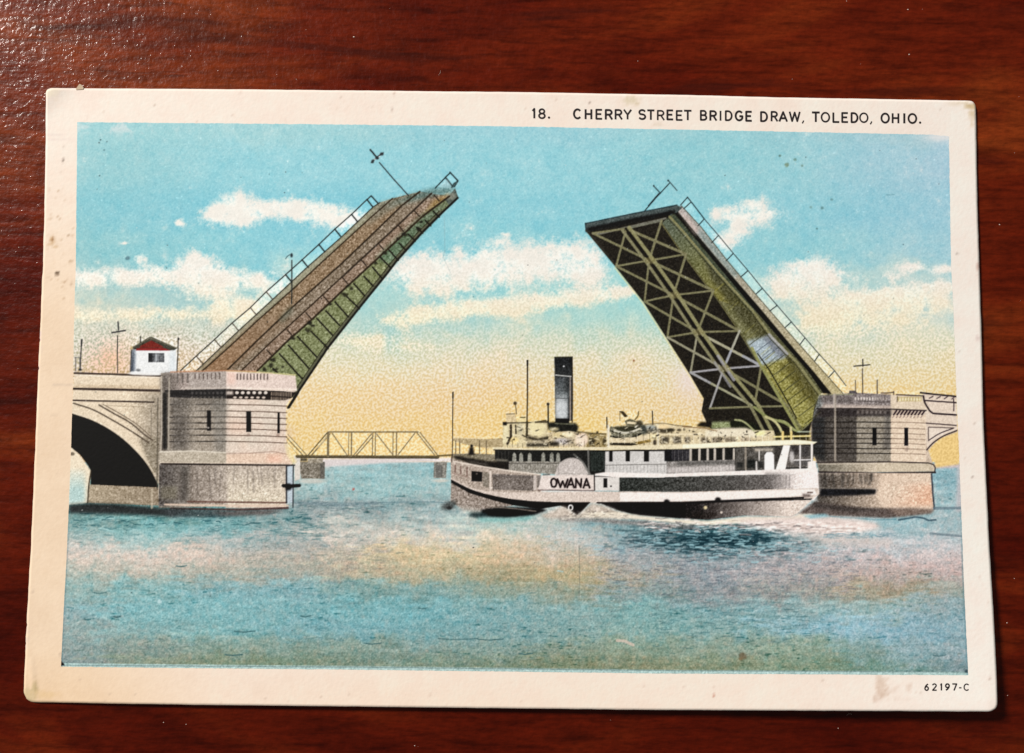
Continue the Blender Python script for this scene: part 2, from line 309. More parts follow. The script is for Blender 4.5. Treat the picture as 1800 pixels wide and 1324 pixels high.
# ---- far truss bridge
TR = C(128, 114, 86); TD = C(102, 90, 64)
poly([(524, 812), (571, 812), (571, 842), (530, 842)], C(132, 124, 110), tex=.14); box(563, 812, 571, 842, C(104, 100, 92)); blob(548, 846, 24, 4, C(212, 208, 196), .8)
box(528, 806, 540, 811, C(90, 82, 66)); box(541, 806, 568, 814, C(160, 150, 132), tex=.12); poly([(516, 800), (528, 806), (528, 842), (518, 846)], C(214, 206, 194))
poly([(763, 812), (786, 812), (784, 841), (762, 841)], C(138, 134, 124), tex=.12); box(766, 818, 778, 839, C(112, 110, 104)); blob(775, 845, 13, 3, C(216, 210, 196), .8)
line([(500, 765), (533, 801)], 1.6, TD); line([(506, 764), (540, 801)], 1.6, TR); line([(500, 772), (526, 802)], 1.2, C(170, 148, 96))
line([(522, 802.5), (600, 803), (770, 803.5)], 5, TD); line([(770, 801.5), (796, 800)], 3.5, C(122, 104, 66)); line([(522, 804.5), (770, 806)], 1.2, C(52, 46, 34))
line([(577, 759.5), (735, 759.5)], 2.6, TR); line([(576, 760), (541, 801)], 2.0, TD); line([(580, 763), (548, 800)], 2.2, TR); line([(577, 764), (560, 786)], 3, C(196, 178, 136), .8)
for x, w_ in ((577, 4), (613, 1.4), (618, 2.4), (655, 1.8), (660, 1.6), (691, 1.6), (697, 2.2), ): line([(x, 761), (x - .5, 802)], w_, TR)
for a in (((584, 762), (610, 800)), ((622, 800), (653, 763)), ((626, 801), (656, 767)), ((662, 763), (690, 799)), ((700, 799), (729, 762)), ((733, 761), (764, 800)), ((738, 760), (769, 800))): line(a, 1.8, TR)

# ---- left approach and its arch
STONE = C(222, 204, 176)
poly([(122, 786), (132, 790), (160, 828), (156, 884), (118, 888)], C(228, 212, 184), tex=.06)
grad([(120, 826), (150, 826), (150, 884), (118, 888)], C(214, 212, 192), C(176, 202, 196), (130, 830), (130, 860), soft=3)
blob(127, 798, 4, 3, C(90, 78, 62), .8)
poly([(131, 656), (300, 659), (300, 860), (278, 850), (252, 808), (210, 768), (162, 740), (126, 727)], STONE, tex=.075)
poly([(130, 676), (284, 678), (284, 685), (130, 683)], C(196, 172, 138), alpha=.55, soft=1)
grad([(215, 690), (284, 690), (284, 800), (262, 800), (215, 740)], STONE, C(150, 138, 120), (225, 0), (280, 0), alpha=.9, soft=4, tex=.10)
poly([(246, 770), (284, 770), (284, 860), (276, 846), (262, 820)], C(150, 138, 118), soft=3, tex=.12)
for p, w_ in (([(131, 656), (200, 658), (285, 661)], 3.4), ([(130, 683.5), (200, 685), (285, 687)], 4.2), ([(129, 704), (200, 705.5), (270, 707)], 2.8)): line(p, w_, C(66, 52, 46))
line([(130, 660), (200, 662), (285, 664)], 1.2, C(240, 228, 210), .9)
line(spline([(129, 709), (160, 719), (200, 740), (232, 759), (262, 779)]), 2.6, C(96, 82, 68))
line(spline([(174, 712), (200, 727), (230, 744), (255, 765), (268, 774)]), 2.8, C(100, 86, 72)); line(spline([(181, 711), (205, 724), (240, 746), (266, 768)]), 1.6, C(120, 104, 86))
line([(184, 713), (252, 715)], 1.2, C(160, 142, 116), .7); line([(266, 716), (266, 766)], 1.2, C(110, 100, 86), .7)
arch = list(spline([(125, 726.5), (162, 739), (210, 767), (234, 788), (256, 813), (270, 836), (278, 853)]))
poly(arch + [(278, 858), (160, 853), (160, 828), (154, 817), (140, 799), (123, 785)], C(24, 18, 17), tex=.03)
line(spline([(127, 725), (163, 737), (211, 765), (236, 786), (258, 811), (273, 836)]), 1.6, C(226, 212, 188), .7)
grad([(157, 852), (282, 857), (282, 889), (154, 884)], C(176, 160, 134), C(148, 132, 110), (160, 0), (280, 0), tex=.10)
line([(160, 828), (156, 853), (154, 884)], 2.5, C(70, 60, 46), .9)

# ---- signal poles and the little watch house
PO = C(36, 36, 40)
line([(143, 598), (142, 626), (141, 650)], 2.0, PO); line([(144, 597), (143, 608)], 2.6, PO); line([(131, 628), (140, 628.5), (140, 648)], 1.3, C(110, 110, 108)); line([(133, 629), (133, 652)], 1.8, C(96, 90, 86)); blob(141, 650, 3, 2, PO)
line([(207.5, 566), (208.5, 580)], 2.4, PO); line([(197, 585), (208, 583), (220, 581)], 2.6, PO); line([(206.5, 590), (206.5, 655)], 1.8, C(60, 56, 54))
poly([(232, 612), (310, 611), (311, 661), (230, 657)], C(226, 227, 224), tex=.045)
grad([(232, 614), (240, 614), (238, 654), (229, 654)], C(70, 80, 92), C(204, 210, 214), (232, 0), (241, 0), soft=1)
line([(231, 614), (229.5, 654)], 1.6, C(56, 58, 62)); blob(243, 651, 4, 2.5, C(100, 102, 104), .8); box(298, 618, 309, 655, C(206, 214, 216), alpha=.6, soft=2)
poly([(229, 613), (262, 592.5), (266, 592), (312, 612), (306, 616), (240, 615)], C(74, 72, 60)); line([(232, 611), (264, 594), (308, 611)], 2, C(120, 114, 92), .8)
poly([(247, 608), (266, 598.5), (286, 609), (288, 612), (245, 612)], C(128, 40, 30), tex=.06); poly([(240, 612.5), (290, 612.5), (300, 616.5), (239, 616)], C(150, 30, 30), tex=.03); blob(231, 612, 2.6, 3, C(196, 176, 128))
line([(247, 592), (247, 602)], 2.2, C(54, 52, 48)); line([(313.5, 594), (312.5, 625), (311, 655)], 2.0, C(58, 56, 52)); blob(313.7, 596, 2, 2, C(40, 40, 40))
box(261, 621, 289, 637, C(84, 86, 88), tex=.1); box(261, 621, 268, 637, C(40, 42, 46)); box(273, 622, 278, 636, C(198, 202, 204), soft=1); box(281, 624, 287, 634, C(112, 114, 116)); line([(276, 621), (276, 637)], 1.2, C(60, 60, 60), .6)
blob(236, 656, 10, 3, C(232, 232, 228), .8); blob(262, 658, 24, 2.5, C(234, 232, 226), .8)

# ---- left bridge leaf
L1 = [(345, 652), (420, 581), (481, 525), (542, 468), (600, 417), (656, 364), (668, 356)]
L2 = [(356, 652), (405, 608), (450, 566), (512, 511), (567, 460), (650, 384), (690, 349)]
L3 = [(398, 652), (453, 598), (513, 541), (600, 464), (643, 423), (707, 361), (738, 337)]
L4 = [(424, 652), (480, 598), (533, 550), (600, 488), (632, 458), (697, 398), (758, 340)]
L5 = [(452, 652), (507, 598), (547, 563), (600, 513), (660, 458), (707, 414), (742, 381), (790, 345)]
L6 = [(508, 717), (520, 698), (577, 613), (632, 543), (683, 480), (698, 460), (742, 411), (780, 373), (806.5, 348)]
leaf1 = [(318, 655)] + L1 + [(688, 348), (703, 345), (722, 343), (740, 335), (760, 330), (780, 327), (798, 329), (806.5, 348)] + L6[::-1] + [(508, 717)]
poly(L1 + L2[::-1], C(152, 148, 122), tex=.08)
def band(a, b, c, tex): poly(a + b[::-1], c, tex=tex)
band(L2, L3, C(148, 124, 96), .16); band(L3, L4, C(140, 124, 104), .16); band(L4, L5, C(146, 124, 104), .16)
grad([(345, 652), (450, 560), (520, 560), (400, 652)], C(156, 114, 80), C(148, 122, 96), (380, 652), (460, 570), alpha=.55, soft=4, tex=.06)
grad([(668, 357), (760, 331), (798, 329), (800, 340), (760, 345), (700, 362), (640, 400)], C(96, 124, 118), C(128, 122, 104), (720, 335), (690, 380), alpha=.85, soft=3, tex=.12)
poly([(762, 352), (788, 340), (796, 350), (752, 384), (742, 380)], C(158, 130, 84), soft=2, tex=.12)
band(L5, L6[1:], C(130, 136, 94), .13)
grad([(660, 455), (742, 378), (800, 345), (742, 408), (690, 465)], C(104, 128, 98), C(104, 116, 92), (660, 455), (790, 350), soft=3, tex=.12)
poly([(452, 652), (516, 660), (522, 690), (500, 690)], C(120, 122, 84), tex=.1)
poly([(800, 331), (806, 348), (790, 362), (783, 352)], C(88, 98, 90), tex=.1); blob(792, 345, 9, 6, C(170, 164, 144), .5)
GD = C(58, 46, 32)
line(L1, 1.8, C(52, 52, 44)); line([(x + 2, y + 4) for x, y in L1[:-1]], 1.6, C(176, 172, 148), .5); line(L2, 2.6, C(62, 50, 34)); line(L3, 3.0, GD); line([(x + 5, y + 4) for x, y in L3[:-1]], 1.2, C(96, 78, 56), .5)
line(L4, 2.6, C(60, 47, 34)); line(L5, 3.4, C(54, 42, 26)); line([(x + 1, y) for x, y in L4[3:]], 2.6, C(62, 52, 42))
line([(x - 4, y - 1) for x, y in L6[1:-1]], 6, C(98, 98, 76)); line([(x - 8, y - 2) for x, y in L6[1:-1]], 1.4, C(50, 48, 30)); line([(x - 1.8, y) for x, y in L6], 3.8, C(26, 24, 18))
line([(508, 716), (518, 700), (524, 690)], 4.2, C(28, 26, 20))
for a, b in (((491, 622), (531, 666)), ((507, 607), (543, 648)), ((523, 592), (557, 628)), ((547, 583), (577, 613)), ((557, 560), (585, 590)), ((573, 547), (597, 572)), ((589, 531), (612, 557)), ((610, 522), (632, 543)), ((622, 499), (641, 520)), ((640, 486), (656, 503)), ((655, 470), (671, 489)), ((668, 452), (688, 472)), ((684, 440), (700, 458)), ((702, 428), (714, 441)), ((718, 412), (730, 424)), ((733, 400), (743, 410)), ((748, 388), (757, 397)), ((762, 372), (772, 382)), ((480, 648), (496, 664))):
    line([a, b], 2.9, C(34, 30, 18))
for x, y, r in ((480, 633, 4), (476, 643, 5), (484, 650, 5), (465, 650, 4), (496, 645, 3), (546, 568, 4), (542, 580, 5), (551, 572, 3), (515, 595, 4), (612, 503, 4), (606, 518, 5), (617, 508, 3), (580, 535, 3), (710, 412, 4), (735, 402, 4), (677, 445, 4), (700, 420, 3), (660, 463, 3), (740, 390, 2.5)): blob(x, y, r, r * .75, C(38, 36, 24), .85, rag=.25)
for x, y in ((469, 615), (505, 580), (538, 550), (568, 520), (602, 488), (635, 457), (665, 428), (700, 396), (728, 370), (763, 343)): line([(x, y), (x + 9, y + 10.5)], 2.2, C(52, 40, 30))
for x, y in ((507, 598), (565, 525), (512, 511), (470, 566)): blob(x, y, 1.3, 1.3, C(30, 26, 22), .9)
poly([(490, 560), (512, 535), (516, 548), (495, 570)], C(92, 100, 84), alpha=.55, soft=3)
RL = [(317, 652), (345, 626), (377, 597), (408, 568), (440, 541), (468, 513), (502, 483), (531, 457), (560.5, 430), (588.5, 403), (618, 377), (645, 351), (652.5, 344.5)]
line(RL, 2.0, C(40, 46, 46)); line(RL[:6], 1.0, C(92, 82, 66), .6)
for i, (x, y) in enumerate(RL[1:-1]): line([(x, y), (x + 11.5 - .15 * i, y + 13.5 - .1 * i)], 2.6 if i > 4 else 1.9, C(34, 42, 42) if i > 4 else C(78, 66, 54))
line([(652.5, 344.5), (664, 357)], 2.6, C(36, 50, 52))
line([(765, 331), (784, 311), (791, 304)], 2.2, C(34, 54, 56)); line([(791, 303), (805, 318), (799, 328)], 2.6, C(34, 50, 54)); line([(783, 312), (795, 327)], 3, C(38, 56, 58)); poly([(797, 322), (805, 317), (800, 329), (792, 331)], C(60, 84, 86))
poly([(772, 328), (786, 314), (794, 327), (790, 331)], C(164, 194, 196), alpha=.6, soft=1)
line([(667, 286), (690, 313), (718, 344)], 2.0, C(30, 36, 40)); line([(651, 263.5), (664, 279)], 3.0, C(30, 34, 38)); line([(653, 286), (662, 277), (673.5, 269)], 2.4, C(40, 46, 50)); blob(671, 271, 3.2, 2.8, C(40, 46, 50)); blob(655, 284, 2.4, 3.2, C(40, 48, 52)); blob(659, 280, 1.6, 1.3, C(206, 212, 214)); blob(667, 275.5, 1.5, 1.2, C(206, 212, 214)); blob(663, 278, 3, 2.6, C(32, 36, 40))
line([(513, 458), (513, 505), (512.5, 534)], 2.2, C(48, 52, 50)); blob(512.5, 449, 2.4, 3.6, C(26, 40, 46)); line([(502, 455), (505, 451), (509, 448)], 1.3, C(40, 70, 76))

# ---- left pier tower
poly([(283, 656), (398, 652), (400, 800), (398, 890), (279, 893), (279, 800)], C(164, 152, 136), tex=.10)
poly([(397, 652), (470, 655), (519, 659), (521, 676), (522, 687), (515, 690), (511, 700), (503, 712), (502, 768), (508, 792), (515, 808), (515, 818), (503, 819), (503, 893), (397, 893)], C(219, 201, 183), tex=.09)
for i in range(46):
    x = rng.uniform(400, 500); y = rng.uniform(700, 890); blob(x, y, rng.uniform(6, 20), rng.uniform(5, 14), C(228, 192, 168) if rng.random() < .5 else C(210, 200, 182), rng.uniform(.15, .4), .1)
poly([(290, 655), (398, 652), (398, 684), (290, 686)], C(172, 160, 150), tex=.10); grad([(283, 657), (330, 656), (330, 690), (283, 690)], C(108, 100, 92), C(176, 160, 150), (290, 0), (330, 0), soft=3, tex=.1)
poly([(398, 652), (519, 659), (521, 686), (398, 685)], C(220, 200, 187), tex=.09); poly([(400, 653), (414, 654), (414, 676), (400, 676)], C(234, 196, 178), soft=2, alpha=.7)
line([(398, 652), (470, 655.5), (519, 659)], 2.2, C(208, 194, 140), .9); line([(300, 654), (398, 651.5), (450, 653)], 2.4, C(186, 128, 92), .7); line([(480, 656), (519, 660)], 1.6, C(172, 178, 110), .8)
line([(400, 682), (520, 685)], 3.0, C(238, 220, 204), .8); line([(320, 683), (398, 682)], 2.4, C(206, 192, 178), .7)
for i in range(7): line([(343 + i * 7.2, 658 - i * .3), (343 + i * 7.2, 666)], 2.0, C(96, 80, 74), .8)
for i in range(10): line([(417 + i * 5.9, 658), (417 + i * 5.9, 667)], 2.2, C(92, 76, 70), .9)
for i in range(3): line([(312 + i * 9, 658), (312 + i * 9, 672)], 3.5, C(88, 80, 74), .6)
poly([(290, 686), (398, 684), (398, 701), (330, 700), (290, 698)], C(44, 42, 42), tex=.05); poly([(398, 684), (500, 688), (521, 690), (512, 700), (500, 704), (398, 701)], C(40, 32, 30), tex=.05)
for i in range(8): blob(338 + i * 7.4, 691, 2.2, 2.4, C(104, 100, 96), .6); blob(338 + i * 7.4, 699, 2, 2, C(140, 132, 122), .6)
for i in range(6): blob(416.5 + i * 10.1, 690.5, 3.2, 2.7, C(232, 220, 206), .95, .7); blob(413 + i * 10.1, 699, 3.2, 2.0, C(228, 210, 192), .9, .7)
box(398, 688, 410, 694, C(214, 200, 186), soft=1)
for i in range(14): line([(477 + i * 2.7, 690), (477 + i * 2.7, 703)], 1.3, C(206, 184, 158), .75)
line([(474, 696), (512, 699)], 2, C(40, 32, 28))
for k, y in enumerate((711, 722.5, 733, 743.5, 754, 765, 776)):
    line([(296, y + .5), (398, y)], 2.1, C(48, 42, 38), .95); line([(398, y), (450, y + 1), (504, y + 3)], 1.7, C(98, 76, 64), .9)
poly([(283, 690), (298, 690), (297, 795), (282, 795)], C(118, 108, 96), soft=1, tex=.1); poly([(309, 700), (333, 702), (331, 790), (308, 790)], C(70, 66, 64), alpha=.6, soft=4, tex=.08); poly([(286, 690), (294, 690), (294, 790), (286, 790)], C(44, 42, 40), soft=1)
grad([(300, 700), (398, 700), (398, 730), (300, 730)], C(70, 66, 62), C(160, 150, 136), (0, 698), (0, 724), alpha=.55, soft=3)
grad([(300, 702), (345, 702), (345, 792), (300, 792)], C(92, 86, 80), C(160, 149, 134), (302, 0), (345, 0), alpha=.55, soft=3, tex=.1)
poly([(372, 702), (399, 702), (397, 795), (378, 795)], C(128, 124, 116), alpha=.55, soft=3)
line([(284, 662), (284, 760), (279, 870)], 2.2, C(196, 184, 166), .9); line([(297.5, 665), (296, 790)], 2.6, C(178, 168, 152), .9); line([(277.5, 700), (276, 860)], 2.4, C(92, 84, 72), .7)
box(364, 722, 371, 757.5, C(20, 18, 22), tex=.02); box(433, 723, 441.5, 759.5, C(22, 18, 22), tex=.02); box(487.5, 725, 492, 762, C(30, 24, 26), tex=.02); blob(366, 752, 2, 1.6, C(180, 170, 158), .9)
blob(437, 765, 4, 2.5, C(130, 104, 92), .5); blob(489, 765, 3, 2, C(140, 110, 96), .6)
poly([(281, 794), (340, 792), (398, 797), (398, 815), (281, 815)], C(184, 172, 152), tex=.1); line([(281, 794.5), (340, 793), (398, 796)], 2.6, C(214, 204, 186), .9); poly([(398, 799), (508, 796), (515, 816), (398, 816)], C(224, 196, 172), tex=.1)
line([(398, 797), (440, 797), (480, 794), (506, 799)], 1.6, C(150, 118, 100), .7); poly([(470, 800), (496, 800), (494, 814), (470, 814)], C(232, 178, 152), alpha=.6, soft=3); poly([(500, 775), (512, 795), (522, 812), (516, 818), (504, 800)], C(228, 208, 150), soft=1, alpha=.7)
grad([(280, 817), (340, 817), (340, 890), (279, 890)], C(92, 86, 82), C(150, 140, 128), (285, 0), (342, 0), tex=.12)
grad([(335, 817), (420, 817), (420, 890), (335, 890)], C(146, 134, 122), C(196, 182, 166), (335, 0), (420, 0), soft=1, tex=.13)
grad([(400, 817), (503, 817), (503, 888), (400, 888)], C(188, 174, 158), C(216, 202, 178), (0, 820), (0, 880), soft=2, tex=.13)
for i in range(36): x = rng.uniform(284, 500); line([(x, rng.uniform(818, 830)), (x + rng.normal(0, 2), rng.uniform(840, 880))], rng.uniform(1, 5), C(96, 86, 78), rng.uniform(.08, .3))
poly([(318, 820), (332, 820), (328, 880), (318, 880)], C(62, 58, 54), alpha=.5, soft=2); poly([(282, 855), (312, 855), (310, 878), (282, 878)], C(136, 128, 104), alpha=.5, soft=2)
line([(283, 815.5), (398, 817), (515, 818)], 2.8, C(42, 32, 30)); line([(283, 813), (398, 814), (500, 815)], 1.2, C(226, 208, 186), .6)
line([(330, 882), (420, 883), (503, 884)], 3.2, C(108, 76, 66), .85); line([(290, 887), (400, 889), (506, 889)], 3.6, C(214, 190, 168), .9); line([(300, 894), (420, 896), (506, 893)], 3.6, C(84, 54, 50), .9)
box(503, 819, 516, 884, C(186, 198, 204), tex=.05); line([(503.5, 819), (503.5, 884)], 2.8, C(52, 52, 56)); line([(515.5, 819), (515, 892)], 2.2, C(56, 60, 64)); line([(498, 854), (512, 854.5), (526, 853.5)], 6.2, C(14, 14, 18)); blob(507, 856, 6, 6, C(14, 14, 18)); line([(503, 819), (518, 818)], 2.4, C(60, 60, 64))
poly([(121, 888), (155, 885), (200, 886), (280, 893), (340, 896), (300, 908), (220, 904), (122, 902)], C(38, 42, 42), soft=2, tex=.08); poly([(280, 894), (420, 897), (505, 896), (470, 903), (400, 909), (300, 910)], C(58, 64, 66), alpha=.8, soft=2, tex=.12); poly([(370, 900), (500, 897), (470, 906), (400, 906)], C(128, 100, 92), alpha=.5, soft=2)
line([(267, 862), (267, 893)], 4, C(188, 174, 150), .7)

# ---- right pier (painted before its leaf and the boat)
poly([(1428, 700), (1434, 694), (1500, 690), (1577, 694), (1622, 695), (1636, 723), (1681, 729), (1683, 760), (1650, 772), (1632, 792), (1640, 815), (1436, 815), (1426, 790), (1426, 735)], C(206, 186, 164), tex=.09)
poly([(1622, 692), (1681, 698), (1683, 757), (1652, 772), (1630, 790), (1622, 740)], C(222, 204, 184), tex=.06)
poly([(1428, 722), (1436, 712), (1508, 718), (1507, 812), (1436, 812), (1427, 790)], C(86, 80, 74), tex=.10); poly([(1426, 735), (1450, 730), (1450, 812), (1428, 800)], C(56, 56, 56), soft=2, tex=.08)
poly([(1506, 728), (1567, 728), (1567, 812), (1506, 812)], C(158, 148, 132), tex=.11); poly([(1556, 720), (1567, 720), (1567, 790), (1552, 790)], C(96, 92, 88), alpha=.6, soft=2); poly([(1566, 730), (1628, 730), (1628, 812), (1566, 812)], C(226, 204, 178), tex=.09)
poly([(1432, 695), (1510, 691), (1566, 694), (1566, 715), (1440, 714)], C(140, 130, 126), tex=.12); poly([(1432, 697), (1500, 697), (1500, 708), (1440, 708)], C(108, 100, 96), alpha=.8, soft=1, tex=.1); poly([(1566, 694), (1624, 695), (1632, 720), (1566, 718)], C(220, 202, 176), tex=.07)
poly([(1440, 711), (1566, 713), (1566, 719), (1444, 718)], C(192, 176, 164), soft=1, tex=.08); poly([(1422, 700), (1440, 692), (1446, 712), (1434, 725), (1426, 735)], C(120, 124, 122), soft=2, tex=.16)
line([(1436, 718.5), (1500, 718.5), (1566, 719.5), (1628, 722)], 2.2, C(48, 42, 42)); poly([(1436, 719), (1566, 720), (1566, 732), (1436, 733)], C(58, 52, 52), alpha=.85, soft=1, tex=.08)
for i in range(7): blob(1508 + i * 8, 725, 2, 3, C(150, 140, 132), .6)
for i in range(9): line([(1571 + i * 6.2, 729), (1576 + i * 6.2, 722)], 3.0, C(58, 42, 50)); line([(1569 + i * 6.2, 734), (1571 + i * 6.2, 732)], 1.8, C(140, 116, 110), .8)
for i in range(7): blob(1504 + i * 5, 701, 1.5, 2.6, C(224, 214, 204), .9)
for i in range(5): blob(1538 + i * 5, 701, 1.4, 2.4, C(196, 184, 172), .7)
box(1577, 698, 1620, 706, C(196, 176, 122), tex=.08)
for i in range(8): blob(1582 + i * 5, 702, 1.4, 3, C(236, 224, 190), .95)
line([(1577, 707), (1577, 697)], 1.4, C(100, 84, 70)); line([(1506, 705), (1564, 707)], 1.4, C(80, 72, 70), .7); line([(1576, 694), (1624, 696)], 2.0, C(62, 46, 48)); line([(1430, 694.5), (1500, 693)], 1.6, C(150, 158, 110), .7)
for y in (742, 752.5, 762, 771, 779.5, 788.5, 797):
    line([(1430, y), (1510, y), (1566, y + .5)], 2.0, C(42, 38, 36), .85); line([(1566, y), (1600, y + .8), (1626, y + 2)], 1.4, C(126, 102, 86), .75)
box(1533.5, 752, 1541, 783, C(28, 28, 30), soft=0, tex=.02); box(1589.5, 752, 1596.5, 784, C(34, 32, 38), tex=.02); blob(1594, 790, 3, 4, C(150, 128, 114), .6)
line([(1468, 692), (1468, 810)], 3.6, C(170, 158, 142), .85); line([(1472.5, 720), (1472.5, 810)], 1.6, C(64, 58, 54), .6); line([(1466, 692), (1466, 716)], 3, C(196, 184, 172), .6)
line([(1618, 690.5), (1650, 694), (1681, 697)], 3.0, C(40, 30, 40)); line([(1624, 704), (1681, 708)], 2.4, C(52, 38, 46)); line([(1623, 697), (1626, 709), (1634, 722), (1640, 727), (1681, 729.5)], 3.0, C(48, 36, 44))
for i in range(4): line([(1634 + i * 13, 700 + i * .6), (1640 + i * 13, 697)], 2.2, C(70, 54, 60), .8)
line([(1676.5, 702), (1676.5, 722)], 2, C(70, 54, 60)); poly([(1632, 751), (1678, 752), (1634, 776)], C(228, 212, 194), tex=.05); line([(1628, 744), (1681, 748)], 2.0, C(62, 46, 50)); line([(1632, 775), (1632, 751), (1677, 752.5)], 1.6, C(76, 60, 60)); line(spline([(1633, 774), (1650, 763), (1676, 753)]), 1.8, C(66, 52, 56)); line(spline([(1629, 791), (1640, 779), (1656, 768), (1682, 757)]), 2.4, C(60, 46, 48))
poly([(1638, 786), (1660, 769), (1684, 760), (1686, 816), (1645, 822), (1641, 800)], C(240, 208, 138), tex=.10, soft=1)
GRAIN_SAVE = GRAIN; GRAIN = worm; poly([(1640, 786), (1660, 771), (1684, 762), (1686, 815), (1645, 820), (1641, 800)], C(241, 206, 134), alpha=.8, tex=.09, soft=1); GRAIN = GRAIN_SAVE
poly([(1436, 812), (1634, 813), (1642, 816), (1644, 829), (1440, 831)], C(206, 190, 164), tex=.08); grad([(1436, 812), (1540, 812), (1540, 830), (1440, 831)], C(122, 116, 102), C(204, 188, 164), (1440, 0), (1540, 0), soft=1, tex=.09)
line([(1436, 813), (1560, 812), (1632, 814), (1641, 817), (1644, 822), (1643.5, 830)], 2.0, C(52, 42, 44)); line([(1440, 830), (1540, 832), (1644, 830.5)], 3.0, C(46, 36, 40)); line([(1440, 816), (1560, 815)], 1.5, C(222, 208, 186), .7)
poly([(1436, 832), (1637, 832), (1640, 870), (1642, 897), (1440, 903)], C(220, 196, 172), tex=.11); grad([(1436, 832), (1550, 832), (1540, 870), (1560, 903), (1436, 903)], C(84, 78, 72), C(200, 178, 156), (1440, 850), (1550, 866), soft=2, tex=.12)
grad([(1560, 850), (1638, 850), (1640, 888), (1560, 890)], C(222, 198, 174), C(232, 176, 142), (1580, 850), (1630, 884), alpha=.8, soft=3, tex=.11)
for i in range(16): x = rng.uniform(1442, 1535); line([(x, 834), (x + rng.normal(0, 2), rng.uniform(842, 856))], rng.uniform(2, 6), C(62, 58, 54), rng.uniform(.15, .5))
poly([(1443, 859), (1530, 859.5), (1541, 861), (1538, 869), (1500, 871), (1441, 872)], C(34, 34, 38), soft=1, tex=.06); line([(1441, 858), (1540, 859)], 1.2, C(180, 168, 152), .6)
poly([(1403, 904), (1432, 881), (1445, 884), (1520, 893), (1600, 894), (1642, 896), (1636, 903), (1560, 911), (1490, 908), (1440, 906)], C(104, 92, 86), tex=.10, soft=1); poly([(1428, 884), (1500, 893), (1560, 895), (1500, 900), (1430, 892)], C(56, 52, 50), alpha=.7, soft=2); poly([(1560, 894), (1642, 894), (1640, 901), (1580, 908)], C(150, 128, 112), alpha=.6, soft=2)
line([(1637.5, 834), (1640, 870), (1642.5, 895)], 3.0, C(66, 76, 86)); line([(1642, 894), (1692, 893)], 5, C(104, 124, 134), .75); line([(1580, 914), (1610, 909), (1624, 911), (1632, 915), (1645, 914)], 3.2, C(56, 82, 96), .85); line([(1460, 908), (1540, 914), (1575, 913)], 2.0, C(80, 134, 146), .7)
line([(1636, 938), (1660, 940), (1692, 943)], 4.2, C(110, 128, 136), .75)
line([(1516.5, 632), (1516.8, 644)], 2.0, PO); line([(1501, 644), (1516, 642.5), (1529, 641.5)], 2.0, PO); line([(1516, 648), (1516.5, 692)], 1.7, C(56, 48, 46)); line([(1503.5, 669), (1504, 690)], 1.6, C(90, 78, 66)); line([(1542, 668), (1542, 692)], 1.8, C(62, 52, 50)); poly([(1493, 687), (1504, 687), (1508, 692), (1492, 692)], C(88, 82, 84)); line([(1549, 691), (1560, 691), (1571, 690)], 2.4, C(96, 80, 72), .8); line([(1571, 688), (1571, 694)], 1.6, C(80, 66, 60))

# ---- right bridge leaf
ED = [(1029, 405), (1083, 470), (1132, 532), (1171, 593), (1212, 657), (1237, 700), (1233, 723), (1243, 745)]
RO = [(1198, 362), (1233, 400), (1278, 458), (1328, 517), (1380, 577), (1417, 619), (1432, 636), (1482, 692)]
RI = [(1186, 366), (1215, 401), (1267, 463), (1333, 539), (1400, 619), (1432, 656), (1461, 692)]
RK = [(1184, 374), (1220, 417), (1258, 463), (1323, 541), (1380, 607), (1418, 650), (1447, 692)]
LL = [(1177, 381), (1200, 406), (1262, 479), (1323, 546), (1358, 594), (1400, 636), (1441, 692)]
GL = [(1164, 392), (1195, 437), (1240, 497), (1265, 529), (1300, 581), (1338, 643), (1367, 691), (1407, 760)]
poly(ED + [(1262, 772), (1420, 772), (1428, 735), (1440, 692)] + LL[::-1][1:] + [(1186, 366), (1030, 398)], C(44, 40, 33), tex=.07)
poly(GL + [(1424, 745), (1432, 716)] + LL[::-1], C(122, 120, 82), tex=.12)
grad(GL[:4] + LL[:4][::-1], C(96, 104, 86), C(136, 130, 70), (1180, 390), (1270, 520), tex=.10)
grad([(1225, 420), (1262, 478), (1323, 546), (1358, 594), (1400, 640), (1380, 640), (1340, 600), (1300, 560), (1250, 490)], C(72, 72, 56), C(86, 82, 48), (1230, 430), (1390, 640), alpha=.8, soft=3, tex=.1)
poly([(1338, 642), (1380, 628), (1432, 705), (1428, 740), (1410, 752)], C(156, 150, 84), tex=.14); poly([(1368, 640), (1400, 638), (1438, 692), (1430, 720)], C(92, 86, 44), alpha=.75, soft=4, tex=.1)
poly([(1312, 600), (1352, 590), (1382, 628), (1338, 643)], C(170, 184, 190), tex=.12, soft=2); poly([(1340, 594), (1352, 588), (1384, 624), (1372, 632)], C(120, 124, 132), soft=2, alpha=.8)
for i in range(11):
    t = i / 10; x = 1318 + t * 96; y = 606 + t * 140
    line([(x, y), (x + 36 - 8 * t, y - 27 + 6 * t)], 1.5, C(70, 70, 46) if not .08 < t < .28 else C(90, 100, 112), .8)
for i in range(22): t = rng.random(); x = 1240 + 170 * t; y = 505 + 230 * t; line([(x + 8, y - 4), (x + 24, y - 18)], rng.uniform(1, 3), C(176, 168, 84) if rng.random() < .5 else C(66, 64, 40), rng.uniform(.2, .5))
poly(LL + RK[::-1], C(96, 96, 66), tex=.10); poly([(1184, 374), (1262, 470), (1330, 548), (1326, 552), (1258, 478), (1180, 384)], C(62, 78, 70), alpha=.7, soft=2)
poly(RK + RI[::-1], C(28, 26, 22), tex=.05); poly([(x - 5, y + 3) for x, y in RI] + RI[::-1], C(30, 28, 24), alpha=.9, soft=1)
